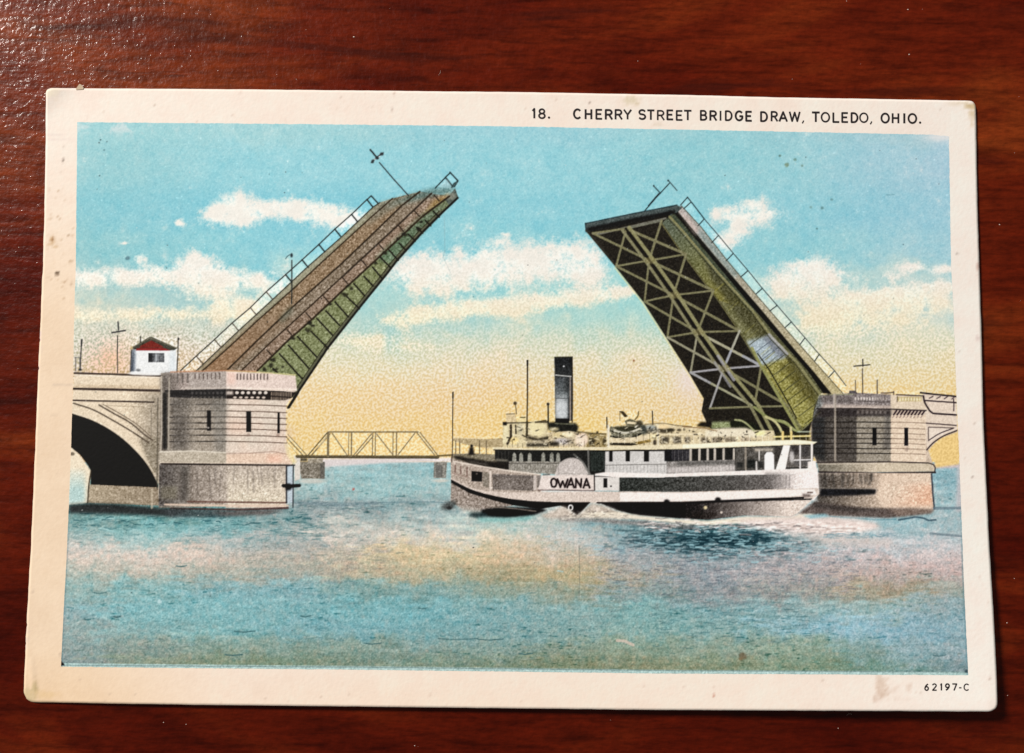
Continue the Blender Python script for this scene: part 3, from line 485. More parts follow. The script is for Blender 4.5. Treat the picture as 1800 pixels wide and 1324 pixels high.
line(LL, 4.0, C(142, 138, 96)); line([(x - 3, y + 3) for x, y in LL], 1.6, C(60, 58, 40), .8); line([(x - 1.5, y + .5) for x, y in GL], 2.2, C(120, 116, 74), .9)
line([(1352, 588), (1384, 622)], 4, C(176, 176, 180), .8)
grad(RI + RO[::-1], C(168, 164, 158), C(186, 172, 128), (1200, 370), (1460, 690), tex=.10); poly([(1190, 362), (1215, 388), (1235, 414), (1222, 412), (1196, 376)], C(206, 186, 176), soft=2, alpha=.8)
poly([(1230, 400), (1300, 484), (1290, 488), (1226, 412)], C(128, 150, 148), alpha=.6, soft=2); line(RO, 1.5, C(70, 66, 50), .8); line(RI, 1.4, C(40, 36, 28), .8)
poly([(1028.5, 393), (1110, 376), (1190, 360.5), (1200, 365), (1190, 374), (1110, 391), (1031, 408)], C(82, 92, 90), tex=.08); poly([(1031, 401), (1110, 384), (1188, 369), (1186, 376), (1110, 392), (1031, 408)], C(24, 24, 24), soft=1); line([(1028.5, 393), (1110, 376), (1190, 360.5)], 1.8, C(40, 60, 66)); line([(1029, 393), (1030, 407)], 2.2, C(40, 56, 62)); line([(1050, 412), (1110, 398), (1170, 384)], 3.4, C(128, 126, 112), .9)
line([(x + .5, y) for x, y in ED[:6]], 1.8, C(48, 42, 28)); line([(x - 2, y + 1) for x, y in ED[1:6]], 2.0, C(244, 228, 160), .7)
A = [(1042, 410), (1083, 468), (1133, 530), (1173, 593), (1214, 655), (1248, 718)]; CN = [(1101, 402), (1141, 458), (1184, 519), (1226, 584), (1272, 648), (1326, 715)]; RN = [(1163, 388), (1206, 447), (1254, 511), (1300, 582), (1338, 643), (1386, 714)]
BR = C(132, 128, 94)
for i in range(6):
    cb = BR if i != 4 else C(166, 164, 166)
    line([A[i], CN[i]], 3.4, cb); line([CN[i], RN[i]], 3.4, cb if i != 0 else C(120, 120, 104))
    if i < 5:
        cb2 = BR if i != 3 else C(152, 148, 122)
        line([A[i], CN[i + 1]], 4.0, cb2 if i != 4 else C(160, 158, 128)); line([CN[i], A[i + 1]], 3.6, cb2 if i != 4 else C(164, 162, 160)); line([CN[i], RN[i + 1]], 4.6, BR if i != 3 else C(172, 168, 140)); line([RN[i], CN[i + 1]], 4.0, BR if i != 3 else C(170, 168, 150))
line([(1306, 626), (1338, 643)], 4.2, C(164, 166, 176), .85); line([(1285, 617), (1272, 648)], 4, C(160, 162, 172), .85); line([(1214, 655), (1248, 673)], 4, C(160, 160, 168), .8)
cg = [(1100, 402), (1142, 458), (1185, 519), (1227, 584), (1272, 648), (1327, 714), (1352, 762)]
line([(x - 6, y + 3) for x, y in cg], 5.0, C(136, 132, 98)); line([(x + 6, y - 2) for x, y in cg], 6.0, C(146, 142, 100)); line(cg, 4.0, C(34, 30, 22)); line([(1262, 626), (1290, 668)], 5, C(164, 162, 168), .8); line([(1256, 637), (1284, 680)], 4, C(158, 156, 160), .7)
for x, y in CN[1:5]: blob(x + 2, y, 9, 6, C(150, 140, 92), .55)
line([(1322, 612), (1336, 640), (1366, 692), (1404, 758)], 4.6, C(150, 150, 92)); line([(1332, 622), (1352, 650), (1382, 702), (1400, 735)], 2.2, C(42, 40, 26))
line(spline([(1326, 716), (1352, 735), (1382, 745), (1396, 756)]), 4.4, C(142, 146, 92)); 
RR = [(1208.5, 347), (1215, 355), (1238, 385), (1263, 414), (1289, 445.5), (1315, 476), (1340, 507), (1366, 537), (1391, 566), (1415, 594), (1440, 623), (1467, 652), (1487, 678)]
RB = [(1196, 361), (1202, 367), (1227, 397), (1251, 427), (1277, 458), (1302, 487), (1329, 517), (1353, 547), (1380, 576), (1406, 606), (1432, 635), (1457, 663)]
line(RR, 1.5, C(50, 58, 60)); line(RR[:3], 1.8, C(36, 56, 62))
for a, b in zip(RR, RB): line([a, b], 1.7, C(44, 54, 56))
line([(1133, 371), (1152, 349), (1177, 322)], 1.8, C(28, 40, 44)); line([(1140, 362), (1158, 341)], 2.6, C(30, 40, 44)); line([(1174, 317), (1178, 321), (1190, 335)], 1.6, C(36, 50, 54)); line([(1149, 327), (1161, 340)], 1.8, C(34, 48, 52)); blob(1149, 327, 1.6, 1.6, C(30, 44, 48)); blob(1174.5, 317.5, 1.6, 1.6, C(30, 44, 48))

# ---- steamboat: upper works
BK = C(28, 26, 26); WH = C(236, 226, 218)
line([(796.2, 690), (795.5, 745), (795, 806)], 1.6, C(40, 32, 28)); line([(796.2, 690), (796, 700)], 2.4, BK)
poly([(797, 770), (850, 772), (886, 770), (886, 790), (868, 790), (820, 782), (797, 775)], C(182, 162, 122), tex=.10); line([(797, 770), (850, 771)], 1.6, C(222, 202, 160), .8)
for x in (801, 808, 843, 855): line([(x, 775), (x, 803)], 1.8, C(120, 104, 78))
poly([(796, 798), (830, 797), (870, 799), (893, 808), (893, 820), (850, 812), (796, 808)], C(140, 130, 108), tex=.10); poly([(826, 786), (832, 786), (834, 800), (823, 800)], BK, soft=1); blob(829, 784, 2.4, 2.4, BK)
box(858, 787, 873, 797, C(236, 212, 158), soft=1)
poly([(884, 744), (926, 742), (962, 740), (965, 788), (884, 786)], C(214, 198, 156), tex=.10); poly([(890, 727.5), (906, 728), (909, 744), (889, 744)], C(214, 192, 148), tex=.1); line([(890, 728), (905, 727.5)], 1.6, C(110, 98, 76)); poly([(909, 738), (926, 733), (926, 744), (909, 744)], C(232, 212, 156)); line([(915, 734), (923, 734)], 2, C(86, 80, 50)); line([(885, 744), (926, 743), (963, 741)], 2.4, C(92, 84, 66))
box(884, 742, 891, 748, BK); poly([(886, 749), (894, 748), (894, 778), (884, 780)], C(226, 214, 172)); line([(898, 748), (898, 768), (892, 780)], 4.2, C(58, 48, 36)); line([(906.5, 748), (907, 762)], 2.6, C(64, 56, 42)); blob(904, 775, 7, 6, C(244, 214, 142), .95); blob(914, 754, 5, 10, C(190, 182, 152), .7)
line([(927.3, 634), (927, 700), (926, 768)], 2.4, C(48, 38, 28)); line([(927.3, 634), (927.2, 642)], 3.0, BK); line([(926.5, 742), (926, 768)], 4.2, C(74, 66, 46))
blob(944, 753, 14, 14, C(230, 216, 168), .95, .75); poly([(926, 765), (945, 771), (975, 764), (975, 770), (945, 777), (924, 770)], C(58, 50, 38), soft=1); poly([(926, 776), (975, 772), (975, 783), (925, 786)], C(196, 182, 152), tex=.12, soft=1); box(926, 780, 970, 785, C(52, 46, 36), soft=1)
blob(905.5, 709, 3.2, 3, C(70, 58, 40)); line([(906, 709), (908, 728)], 1.5, C(90, 74, 50)); poly([(940, 741), (960, 738), (963, 744), (940, 744)], C(90, 78, 56))
line([(963.5, 712), (963.8, 744)], 2.6, C(30, 28, 24)); blob(963.4, 710.5, 2.6, 2.6, BK)
grad([(974.5, 628), (1006.5, 627.5), (1006, 740), (976.5, 740)], C(34, 36, 38), C(52, 54, 54), (0, 628), (0, 660), tex=.05)
grad([(975.6, 663), (1001, 664), (1001, 700), (976, 700)], C(72, 76, 78), C(120, 126, 126), (0, 665), (0, 702), tex=.10); grad([(990, 663), (1001, 664), (1001, 736), (992, 736)], C(120, 124, 124), C(40, 42, 42), (986, 0), (1000, 0), soft=1, alpha=.8); grad([(977, 690), (998, 690), (998, 736), (977, 736)], C(112, 118, 118), C(178, 182, 182), (0, 690), (0, 712), soft=1, tex=.10); blob(986, 716, 9, 16, C(206, 210, 210), .75, .2); line([(976, 700), (1000, 701)], 1.6, C(60, 62, 62), .7)
line([(977, 659.5), (1004, 662)], 2.0, C(206, 206, 200), .9); line([(1002.5, 664), (1002.5, 738)], 2.4, C(176, 160, 148), .8); line([(1006, 628), (1006.5, 700), (1006, 742)], 1.8, C(40, 30, 22)); line([(975, 628), (1006.5, 627.5)], 1.6, C(56, 54, 40)); blob(991, 644, 1.5, 1.3, C(230, 230, 230)); box(976, 736, 1001, 745, BK); line([(974, 628), (975.5, 700), (976, 740)], 1.2, C(120, 120, 112), .5)
poly([(962, 743), (976, 742), (1012, 744), (1017, 750), (1014, 761), (985, 762), (964, 756)], C(40, 40, 34), soft=1, tex=.07); line([(976, 744.5), (1008, 746)], 2, C(120, 120, 96), .8); box(966, 752, 982, 757, C(200, 186, 144), soft=1)
poly([(964, 760), (1000, 758), (1030, 762), (1036, 786), (964, 786)], C(194, 176, 140), tex=.12); blob(984, 765, 13, 5, C(224, 204, 152), .9); blob(1001, 764, 8, 5, C(240, 226, 190), .95); blob(988, 776, 14, 6, C(196, 188, 184), .9); blob(1022, 773, 11, 13, C(240, 218, 194), .95, .7); box(966, 777, 982, 784, C(48, 42, 34), soft=1); blob(1002, 776, 6, 6, C(150, 136, 116), .6)
poly([(1016, 758), (1066, 763), (1068, 788), (1030, 788)], C(158, 138, 92), tex=.12, soft=1); line([(1014, 759), (1040, 762), (1066, 763)], 2.2, C(104, 90, 58)); blob(1050, 760, 2, 2, C(80, 68, 48)); blob(1039, 777, 4.5, 6, C(60, 54, 40), .85); blob(1063, 776, 4, 6, C(80, 70, 50), .8); blob(1025, 772, 9, 11, C(242, 218, 196), .9, .7)
# lifeboats and clutter on the hurricane deck
poly([(1066, 752), (1130, 746), (1170, 744), (1215, 750), (1250, 754), (1360, 757), (1365, 775), (1240, 784), (1066, 790)], C(216, 198, 158), tex=.10)
poly([(1073, 749), (1084, 752), (1100, 752), (1124, 744), (1134, 748), (1132, 762), (1118, 768), (1095, 770), (1076, 767), (1071, 758)], C(118, 114, 94), tex=.12); poly([(1080, 750), (1128, 747), (1122, 757), (1096, 759), (1083, 756)], C(62, 60, 44), soft=1, tex=.06); line(spline([(1080, 757), (1098, 761), (1114, 758), (1126, 753)]), 3.2, C(210, 204, 184)); line(spline([(1074, 767), (1095, 771), (1112, 769), (1126, 763)]), 3.0, C(32, 30, 20)); poly([(1073, 771), (1130, 768), (1140, 762), (1145, 776), (1074, 779)], C(220, 202, 166), tex=.08); line([(1074, 780.5), (1110, 781), (1128, 778)], 4.6, C(42, 34, 20)); line([(1120, 779), (1142, 775)], 5, C(160, 128, 56), .8)
poly([(1098, 740), (1108, 736), (1122, 742), (1124, 750), (1102, 751)], C(112, 106, 82), tex=.1); poly([(1102, 741), (1120, 742), (1120, 746), (1102, 745)], C(222, 206, 168)); poly([(1089, 723), (1096, 723), (1104, 732), (1098, 734)], C(70, 58, 36)); line([(1089.5, 723), (1089.5, 740)], 1.2, C(110, 92, 60)); line(spline([(1122.5, 724), (1121, 732), (1116, 738)]), 2.2, C(112, 96, 58)); line([(1117, 751), (1122, 747)], 2.4, C(230, 224, 206)); blob(1124, 744, 6, 5, C(56, 52, 40), .85); blob(1132, 756, 7, 8, C(62, 66, 62), .9); blob(1148, 755, 9, 6, C(70, 70, 66), .85); poly([(1136, 748), (1150, 748), (1152, 753), (1136, 754)], C(170, 174, 166), soft=1); blob(1150, 768, 9, 6, C(240, 222, 170), .95)
line([(1066.6, 734), (1067, 752)], 2.2, C(52, 44, 32)); line([(1069.5, 748), (1069.5, 788)], 3.2, C(226, 218, 198)); line([(1146.5, 723), (1147.5, 746)], 2.2, C(58, 48, 34)); line([(1156, 746), (1157, 788)], 3.0, C(226, 216, 190)); line([(1133, 746), (1165, 744), (1190, 748), (1215, 750)], 1.6, C(110, 92, 62), .8)
blob(1168, 757, 12, 4.5, C(62, 54, 40), .9); blob(1166, 750, 10, 4, C(240, 212, 162), .9); blob(1180, 756, 6, 3, C(54, 48, 36), .85); blob(1194, 756, 4, 2.5, C(90, 78, 56), .8); blob(1151, 778, 3, 5, C(60, 52, 44), .9)
for x0, x1, c in ((1162, 1176, 56), (1182, 1197, 66), (1203, 1213, 90), (1231, 1245, 116), (1250, 1270, 120), (1273, 1294, 128), (1301, 1320, 168)):
    poly([(x0, 768.5), (x1, 768), (x1 - 1, 779), (x0 + 2, 780)], C(c, c * .9, c * .76), soft=1, alpha=.8, tex=.12)
line([(1160, 764), (1230, 763), (1300, 766), (1350, 765)], 2.2, C(236, 220, 184), .8)
poly([(1224, 749), (1232, 742), (1248, 742), (1256, 747), (1256, 753), (1238, 751)], C(38, 32, 22), soft=1); poly([(1252, 742), (1284, 741), (1286, 752), (1250, 754)], C(150, 158, 112), soft=1, tex=.14); poly([(1282, 741), (1300, 738), (1326, 744), (1340, 758), (1286, 752)], C(40, 42, 28), soft=1); poly([(1240, 757), (1270, 753), (1310, 752), (1328, 758), (1346, 757), (1346, 768), (1240, 768)], C(228, 216, 188), tex=.07, soft=1); poly([(1328, 758), (1346, 758), (1344, 766), (1328, 766)], C(240, 234, 160), alpha=.8, soft=1); line([(1200, 750), (1240, 753), (1260, 758)], 2.0, C(130, 96, 60), .7)
line(spline([(1292, 738), (1304, 740), (1316, 748), (1325, 757)]), 3.0, C(168, 170, 122)); line(spline([(1346, 733), (1358, 738), (1368, 748), (1374, 760), (1376, 774)]), 4.2, C(196, 190, 136)); line(spline([(1370, 739), (1382, 743), (1392, 752), (1400, 758)]), 3.6, C(158, 162, 106)); line([(1390, 752), (1391, 774)], 4.2, C(206, 196, 142)); box(1362, 761, 1424, 776, C(58, 52, 30), alpha=.85, soft=1); line([(1402, 759), (1424, 759)], 2.0, C(196, 206, 180)); line([(1360, 768), (1424, 766.5)], 3, C(236, 216, 140)); line([(1376, 760), (1376, 776)], 4, C(238, 210, 132)); line([(1391, 760), (1391, 776)], 4, C(234, 208, 134))
for i in range(330):
    x = rng.uniform(888, 1350); top = np.interp(x, [888, 960, 985, 1010, 1066, 1075, 1130, 1160, 1230, 1350], [748, 746, 760, 760, 766, 752, 750, 750, 756, 760]); y = rng.uniform(top, 784)
    dk_ = rng.random() < .55
    line([(x, y), (x + rng.uniform(-1, 6), y + rng.uniform(-2.5, 2.5))], rng.uniform(.8, 2.6), C(46, 40, 32) if dk_ else C(242, 230, 196), rng.uniform(.35, .85))
for x in range(892, 1062, 9): line([(x, 778 + rng.normal(0, 1)), (x, 788)], 1.0, C(70, 62, 48), .5)
for x in range(1076, 1420, 11): line([(x, 764 + rng.normal(0, 1)), (x, 780)], 1.1, C(244, 234, 208) if rng.random() < .6 else C(96, 84, 64), .55)
# promenade deck
poly([(870, 790), (1000, 791), (1066, 792), (1200, 789), (1290, 786), (1432, 781), (1428, 826), (1200, 832), (1064, 836), (893, 830), (870, 808)], C(40, 40, 38), tex=.05)
poly([(866, 786), (930, 788), (1000, 786.5), (1066, 786), (1200, 781), (1300, 776), (1400, 773), (1437, 777), (1430, 781), (1290, 786.5), (1200, 789.5), (1066, 791), (960, 792), (868, 790)], C(226, 212, 176), tex=.07); poly([(1200, 782), (1300, 777), (1400, 774), (1437, 777), (1428, 780), (1290, 785), (1200, 788)], C(244, 236, 206), tex=.03); line([(868, 791), (1000, 793), (1200, 791), (1300, 788), (1376, 784)], 1.6, C(22, 18, 18))
for x in (904, 916, 931, 955, 970, 981): poly([(x - 3.6, 812), (x - 3, 799), (x, 795), (x + 3, 799), (x + 3.6, 812)], C(152, 150, 138), tex=.12, soft=0)
poly([(893, 811), (1000, 812), (1000, 836), (893, 828)], C(156, 150, 138), tex=.13); line([(893, 814.5), (985, 815)], 1.4, C(86, 82, 76), .8); line([(893, 812), (893, 828)], 2.6, BK); poly([(872, 807), (893, 809), (893, 812), (870, 810)], C(156, 148, 130), soft=1)
el = [(1005 + 29 * math.cos(a), 836 - 31 * math.sin(a)) for a in np.linspace(0, math.pi, 30)]
poly(el, C(198, 188, 180), tex=.10); line(el[2:-2], 1.2, C(150, 144, 138), .5)
line([(1009, 799), (1024, 812), (1037, 834)], 3.4, C(120, 118, 112), .8); line([(1034, 792), (1035, 834)], 3.0, C(120, 118, 112), .85); box(1038, 794, 1063, 829, C(44, 50, 46), tex=.09)
for i in range(7): x = 1040 + 3.4 * i; line([(x, 796), (x + rng.normal(0, 2), 828)], 1.2, C(84, 90, 86), .35)
poly([(1064, 792), (1168, 791), (1172, 815), (1172, 836), (1064, 836)], C(204, 200, 194), tex=.07)
for x0, x1 in ((1071, 1077), (1100, 1107.5), (1132, 1141)): box(x0, 793, x1, 811.5, C(22, 20, 22), tex=.02, soft=0)
line([(1064, 792.5), (1168, 792)], 2.2, C(34, 30, 28)); line([(1064, 818), (1172, 816)], 1.5, C(112, 108, 104), .8); box(1168, 791, 1181, 811, C(30, 30, 34)); box(1181, 791, 1212, 810, C(58, 56, 60), tex=.07); line([(1172, 812), (1212, 811)], 1.6, C(110, 108, 104))
for x, w_ in ((1214, 4.2), (1229.5, 4), (1244, 4), (1256.5, 4), (1272, 4), (1290, 3.6)): line([(x, 790), (x, 812)], w_, C(196, 186, 172))
poly([(1172, 812), (1292, 808), (1292, 828), (1172, 834)], C(146, 140, 134), tex=.11); poly([(1172, 822), (1292, 818), (1292, 828), (1172, 832)], C(196, 188, 182), tex=.08, soft=1); poly([(1190, 812), (1290, 810), (1290, 815), (1190, 818)], C(86, 84, 80), alpha=.7, soft=1)
poly([(1293, 788), (1376, 784), (1376, 826), (1293, 826)], C(92, 88, 82), tex=.10); line([(1310.5, 788), (1311, 826)], 3.4, C(168, 156, 140), .85); box(1313, 808, 1328, 823, C(42, 44, 42), soft=1); box(1295, 813, 1306, 822, C(48, 48, 46), soft=1); line([(1329.5, 812), (1330, 828)], 2.6, C(214, 208, 202)); line([(1334.5, 792), (1334.5, 810)], 2.4, C(206, 200, 192)); box(1333, 811, 1342, 823, C(56, 56, 54), soft=1); poly([(1325, 789), (1360, 789), (1358, 793), (1336, 792), (1328, 794)], C(196, 184, 166), soft=1)
poly([(1344, 830), (1344, 800), (1348, 795), (1357, 795), (1361, 800), (1361, 830)], C(242, 236, 232), tex=.03); poly([(1362, 786), (1378, 784), (1366, 816), (1362, 816)], C(70, 66, 62), soft=1); box(1376, 784, 1424, 822, C(110, 104, 98), tex=.10); box(1391, 783, 1404, 800, C(64, 60, 58), soft=1); box(1409, 783, 1422, 803, C(78, 74, 72), soft=1); box(1396, 810, 1406, 818, C(96, 92, 90), soft=1); box(1412, 810, 1422, 818, C(96, 92, 90), soft=1); blob(1392, 803, 4, 10, C(216, 210, 206), .8); line([(1406.5, 783), (1406.5, 825)], 2.6, C(226, 220, 216)); line([(1396, 809), (1426, 808)], 2.0, C(230, 224, 220)); line([(1427, 781), (1427, 830)], 4, WH)
poly([(1377, 783), (1389, 783), (1380, 828), (1363, 828)], C(242, 234, 226), tex=.03); poly([(1420, 812), (1434, 810), (1437, 838), (1420, 838)], WH, tex=.05)
for x in np.arange(896, 986, 4.5): line([(x, 816), (x + .3, 829)], 1.0, C(96, 92, 86), .45)
for x in np.arange(1066, 1292, 6.0): line([(x, 819 - (x - 1066) * .02), (x, 831 - (x - 1066) * .015)], 1.0, C(120, 116, 112), .40)
for x in np.arange(1186, 1212, 7.0): line([(x, 792), (x, 810)], 1.0, C(112, 108, 106), .6)
for x in np.arange(876, 900, 6.0): line([(x, 793), (x, 806)], 1.2, C(96, 92, 84), .5)
# hull
poly([(792, 806), (850, 817), (893, 826), (950, 834), (952, 866), (870, 868), (830, 862), (793, 846)], C(178, 162, 147), tex=.14)
poly([(798, 801), (830, 806), (858, 811), (893, 812), (893, 827), (858, 822), (826, 815), (800, 806)], C(38, 34, 30), soft=1, tex=.05); poly([(820, 809), (858, 815), (858, 820), (826, 814)], C(92, 86, 78), alpha=.7, soft=1); line([(793, 810.5), (850, 821), (893, 827.5), (950, 834.5)], 2.8, C(216, 202, 186)); line([(794, 803), (794, 812)], 2.4, C(110, 94, 80))
for x, h in ((800, 12), (810, 13), (821, 14)): line([(x, 818 + (x - 800) * .2), (x, 818 + (x - 800) * .2 + h)], 2.4, C(112, 84, 74), .8)
line([(795, 832), (822, 839)], 1.6, C(140, 112, 100), .6); poly([(829, 828), (848, 830), (847.5, 847), (829, 846)], C(24, 22, 22)); blob(838, 833, 2, 1.6, C(110, 100, 92), .9); poly([(849, 830), (860, 831), (859, 858), (849, 854)], C(136, 126, 112), tex=.1)
poly([(865, 833), (938, 836), (938, 863), (866, 861)], C(124, 114, 106), tex=.13); line([(862, 829), (862, 860)], 2.8, C(218, 204, 190)); line([(866, 837), (938, 839)], 2.4, C(98, 90, 86), .7); box(938, 836, 943, 862, C(196, 184, 174)); box(944, 836, 951, 858, C(138, 128, 120), tex=.1)
poly([(952, 836), (1044, 835), (1044, 862), (946, 861)], C(222, 208, 198), tex=.08); line([(946, 861.5), (1044, 862.5)], 2.0, C(104, 80, 76), .8); line([(950, 863.5), (1044, 864.5)], 1.2, C(240, 228, 220), .8); line([(955, 835), (966, 834.5)], 2, C(80, 70, 64), .7); line([(980, 832), (1036, 833)], 1.2, C(160, 152, 144), .7)
poly([(1044, 838), (1090, 838), (1090, 863), (1044, 863)], C(216, 210, 202), tex=.05); line([(1044.5, 836), (1045, 862)], 2.2, C(60, 50, 48)); line([(1045, 837.5), (1088, 838)], 1.8, C(70, 62, 60)); box(1061, 841, 1067.5, 857.5, C(24, 20, 22)); blob(1074, 855, 1.6, 1.6, BK)
for pts in ((spline([(968.5, 849), (970, 843), (974, 841.5), (977.5, 845), (978, 851), (975, 856), (971, 855.5), (968.5, 849)], 24)), ([(980, 842.5), (985, 856.5), (989, 846), (993, 856.5), (998, 843)]), ([(997, 857), (1004, 841), (1009, 857)]), ([(999.5, 852), (1007, 852)]), ([(1012, 857), (1012.5, 842), (1021, 856.5), (1022, 842.5)]), ([(1025.5, 857.5), (1031, 842), (1036.5, 857.5)]), ([(1027.5, 853), (1034.5, 853)])):
    line(pts, 3.5, C(40, 26, 28), 1.0)
poly([(1046, 833), (1064, 830), (1172, 833), (1292, 828), (1437, 823), (1438, 833), (1300, 835.5), (1200, 838), (1150, 840), (1088, 839.5), (1046, 836)], C(236, 226, 218), tex=.05)
grad([(1089, 839.5), (1150, 840), (1200, 838), (1300, 835.5), (1438, 833), (1438, 861), (1200, 865), (1089, 864)], C(62, 66, 62), C(226, 214, 206), (1290, 0), (1405, 0), tex=.10); grad([(1089, 839.5), (1150, 840), (1200, 838), (1300, 836), (1370, 834), (1370, 860), (1200, 864), (1089, 864)], C(52, 56, 52), C(106, 100, 96), (1090, 0), (1340, 0), alpha=.9, tex=.11); grad([(1345, 833), (1438, 832), (1438, 862), (1345, 862)], C(110, 104, 100), C(234, 222, 214), (1350, 0), (1400, 0), soft=3, tex=.10)
for x in (1372, 1382, 1388): line([(x, 836), (x, 856)], 3, C(140, 132, 128), .5)
poly([(1412, 832), (1437, 830), (1440, 868), (1430, 880), (1412, 870)], C(238, 228, 222), tex=.06)
poly(list(spline([(793, 840), (830, 858), (880, 865), (950, 865)])) + [(1088, 864), (1200, 865), (1438, 858), (1440, 868), (1428, 878), (1300, 880), (1200, 883), (1090, 884), (1000, 884)] + list(spline([(1000, 884), (930, 881), (870, 873), (830, 862), (793, 848)])), C(214, 198, 184), tex=.10)
poly([(1090, 866), (1200, 866.5), (1432, 860), (1436, 870), (1300, 878), (1200, 881), (1090, 882)], C(238, 227, 218), tex=.05); line([(1420, 866), (1428, 866)], 3, C(130, 112, 104)); poly([(1411, 868), (1425, 869), (1424, 874), (1411, 874)], C(120, 104, 98), soft=1)
poly([(793, 846), (830, 865), (870, 878), (905, 888), (860, 896), (845, 899), (810, 893), (792, 882)], C(154, 140, 128), tex=.16)
poly(list(spline([(793, 843), (830, 861), (870, 872), (930, 880.5), (1000, 883)])) + [(1038, 883), (1022, 900), (1013, 906), (1003, 897), (985, 889), (950, 895), (900, 888), (868, 880), (825, 867), (793, 849)], C(24, 20, 20), tex=.03)
poly([(846, 896), (880, 891), (948, 893), (962, 897), (935, 907), (890, 911), (862, 909), (845, 903)], C(20, 20, 22), soft=1, tex=.04); line([(865, 891.5), (905, 894), (942, 899)], 2.2, C(132, 120, 108), .85)
poly([(1050, 883), (1090, 884.5), (1200, 884), (1300, 880), (1428, 876.5), (1402, 902), (1391, 908), (1310, 906), (1245, 914), (1200, 912), (1120, 906), (1087, 898)], C(26, 24, 26), tex=.05)
grad([(1205, 886), (1300, 882), (1427, 879), (1401, 903), (1390, 908), (1310, 906), (1245, 913), (1205, 911)], C(34, 30, 30), C(222, 206, 192), (1215, 895), (1385, 890), tex=.09); line([(1050, 884), (1200, 883.5), (1320, 878.5), (1412, 875)], 3.2, C(30, 24, 26)); blob(1172, 882, 5, 4, C(26, 24, 26)); blob(1262, 878, 5, 3.6, C(26, 24, 26)); blob(1240, 892.5, 3, 3, C(236, 218, 170), .95); blob(1268, 901, 2.2, 2, C(230, 216, 200), .9); poly([(1210, 900), (1260, 903), (1250, 912), (1205, 911)], C(40, 34, 30), alpha=.7, soft=2)
th = np.linspace(0, 2 * math.pi, 20); line([(1003 + 3.6 * math.cos(a), 892.5 + 4.4 * math.sin(a)) for a in th], 2.2, C(240, 238, 232))
# bow wave, foam and wake
poly([(775, 890), (786, 882), (800, 880), (803, 888), (790, 896), (778, 896)], C(78, 82, 80), soft=2, tex=.14); blob(790, 893, 5, 3, BK, .8); poly([(800, 888), (845, 895), (846, 902), (815, 898)], C(180, 172, 160), soft=2, tex=.14); poly([(824, 902), (850, 900), (862, 908), (840, 911), (826, 908)], C(30, 44, 46), soft=1.5, tex=.1); poly([(838, 911), (900, 911), (945, 906), (930, 914), (880, 918), (845, 917)], C(130, 186, 180), soft=2, tex=.08)
FO = C(226, 212, 194)
poly([(950, 906), (975, 897), (990, 890), (1003, 897), (1013, 906), (1026, 898), (1040, 884), (1052, 887), (1068, 891), (1088, 899), (1115, 908), (1120, 912), (1060, 911), (1010, 911), (960, 912)], C(206, 192, 176), soft=1.5, tex=.12)
poly([(1010, 909), (1040, 900), (1088, 900), (1120, 906), (1200, 913), (1245, 915.5), (1310, 908), (1392, 909), (1405, 904), (1432, 904), (1420, 912), (1330, 918), (1240, 924), (1180, 919), (1110, 912)], C(242, 230, 208), soft=1.2, tex=.06)
poly([(1290, 914), (1400, 909), (1500, 912), (1536, 918), (1550, 930), (1480, 940), (1400, 937), (1330, 928)], C(234, 216, 206), soft=3, tex=.07); poly([(1370, 940), (1450, 944), (1530, 946), (1580, 952), (1560, 960), (1440, 954)], C(226, 210, 200), alpha=.75, soft=4, tex=.08)
poly([(980, 911), (1060, 913), (1120, 917), (1200, 922), (1240, 930), (1160, 926), (1040, 917), (985, 915)], C(134, 118, 112), soft=2, tex=.14, alpha=.85)
for i in range(150):
    x = rng.uniform(1120, 1480); y = 924 + rng.normal(0, 6) + .02 * (x - 1200)
    dash(x, y, rng.uniform(5, 22), rng.uniform(1, 3.2), C(236, 222, 214) if rng.random() < .55 else C(104, 98, 98), rng.uniform(.2, .75) * (1 - .5 * sm(1350, 1480, x)))
for i in range(60): dash(rng.uniform(1440, 1560), rng.uniform(936, 946), rng.uniform(5, 18), rng.uniform(.8, 2), C(112, 150, 160), rng.uniform(.2, .6))
w = win(1085, 908, 1560, 950); e_ = sm(1080, 1160, XX[w]) * (1 - sm(1480, 1560, XX[w])) * np.exp(-((YY[w] - 926 - .012 * (XX[w] - 1200)) / 11) ** 2)
IMG[w] += (e_ * (.09 * np.clip(NH2[w], -1.4, 1.6) + .04 * N5[w] + .045))[..., None]
w = win(940, 880, 1130, 915); e_ = np.exp(-((XX[w] - 1045) / 60) ** 2 - ((YY[w] - 901) / 9) ** 2)
IMG[w] += (e_ * (.06 * N5[w] + .05 * N2[w]))[..., None]
for i in range(70):
    x = rng.uniform(985, 1115); y = 909 - 16 * math.exp(-((x - 1042) / 26) ** 2) * rng.random() + rng.normal(0, 2)
    dash(x, y, rng.uniform(3, 10), rng.uniform(1, 2.4), C(246, 236, 216) if rng.random() < .6 else C(120, 110, 104), rng.uniform(.2, .6))
poly([(1410, 906), (1450, 903), (1460, 908), (1425, 912)], C(124, 184, 196), alpha=.7, soft=1)
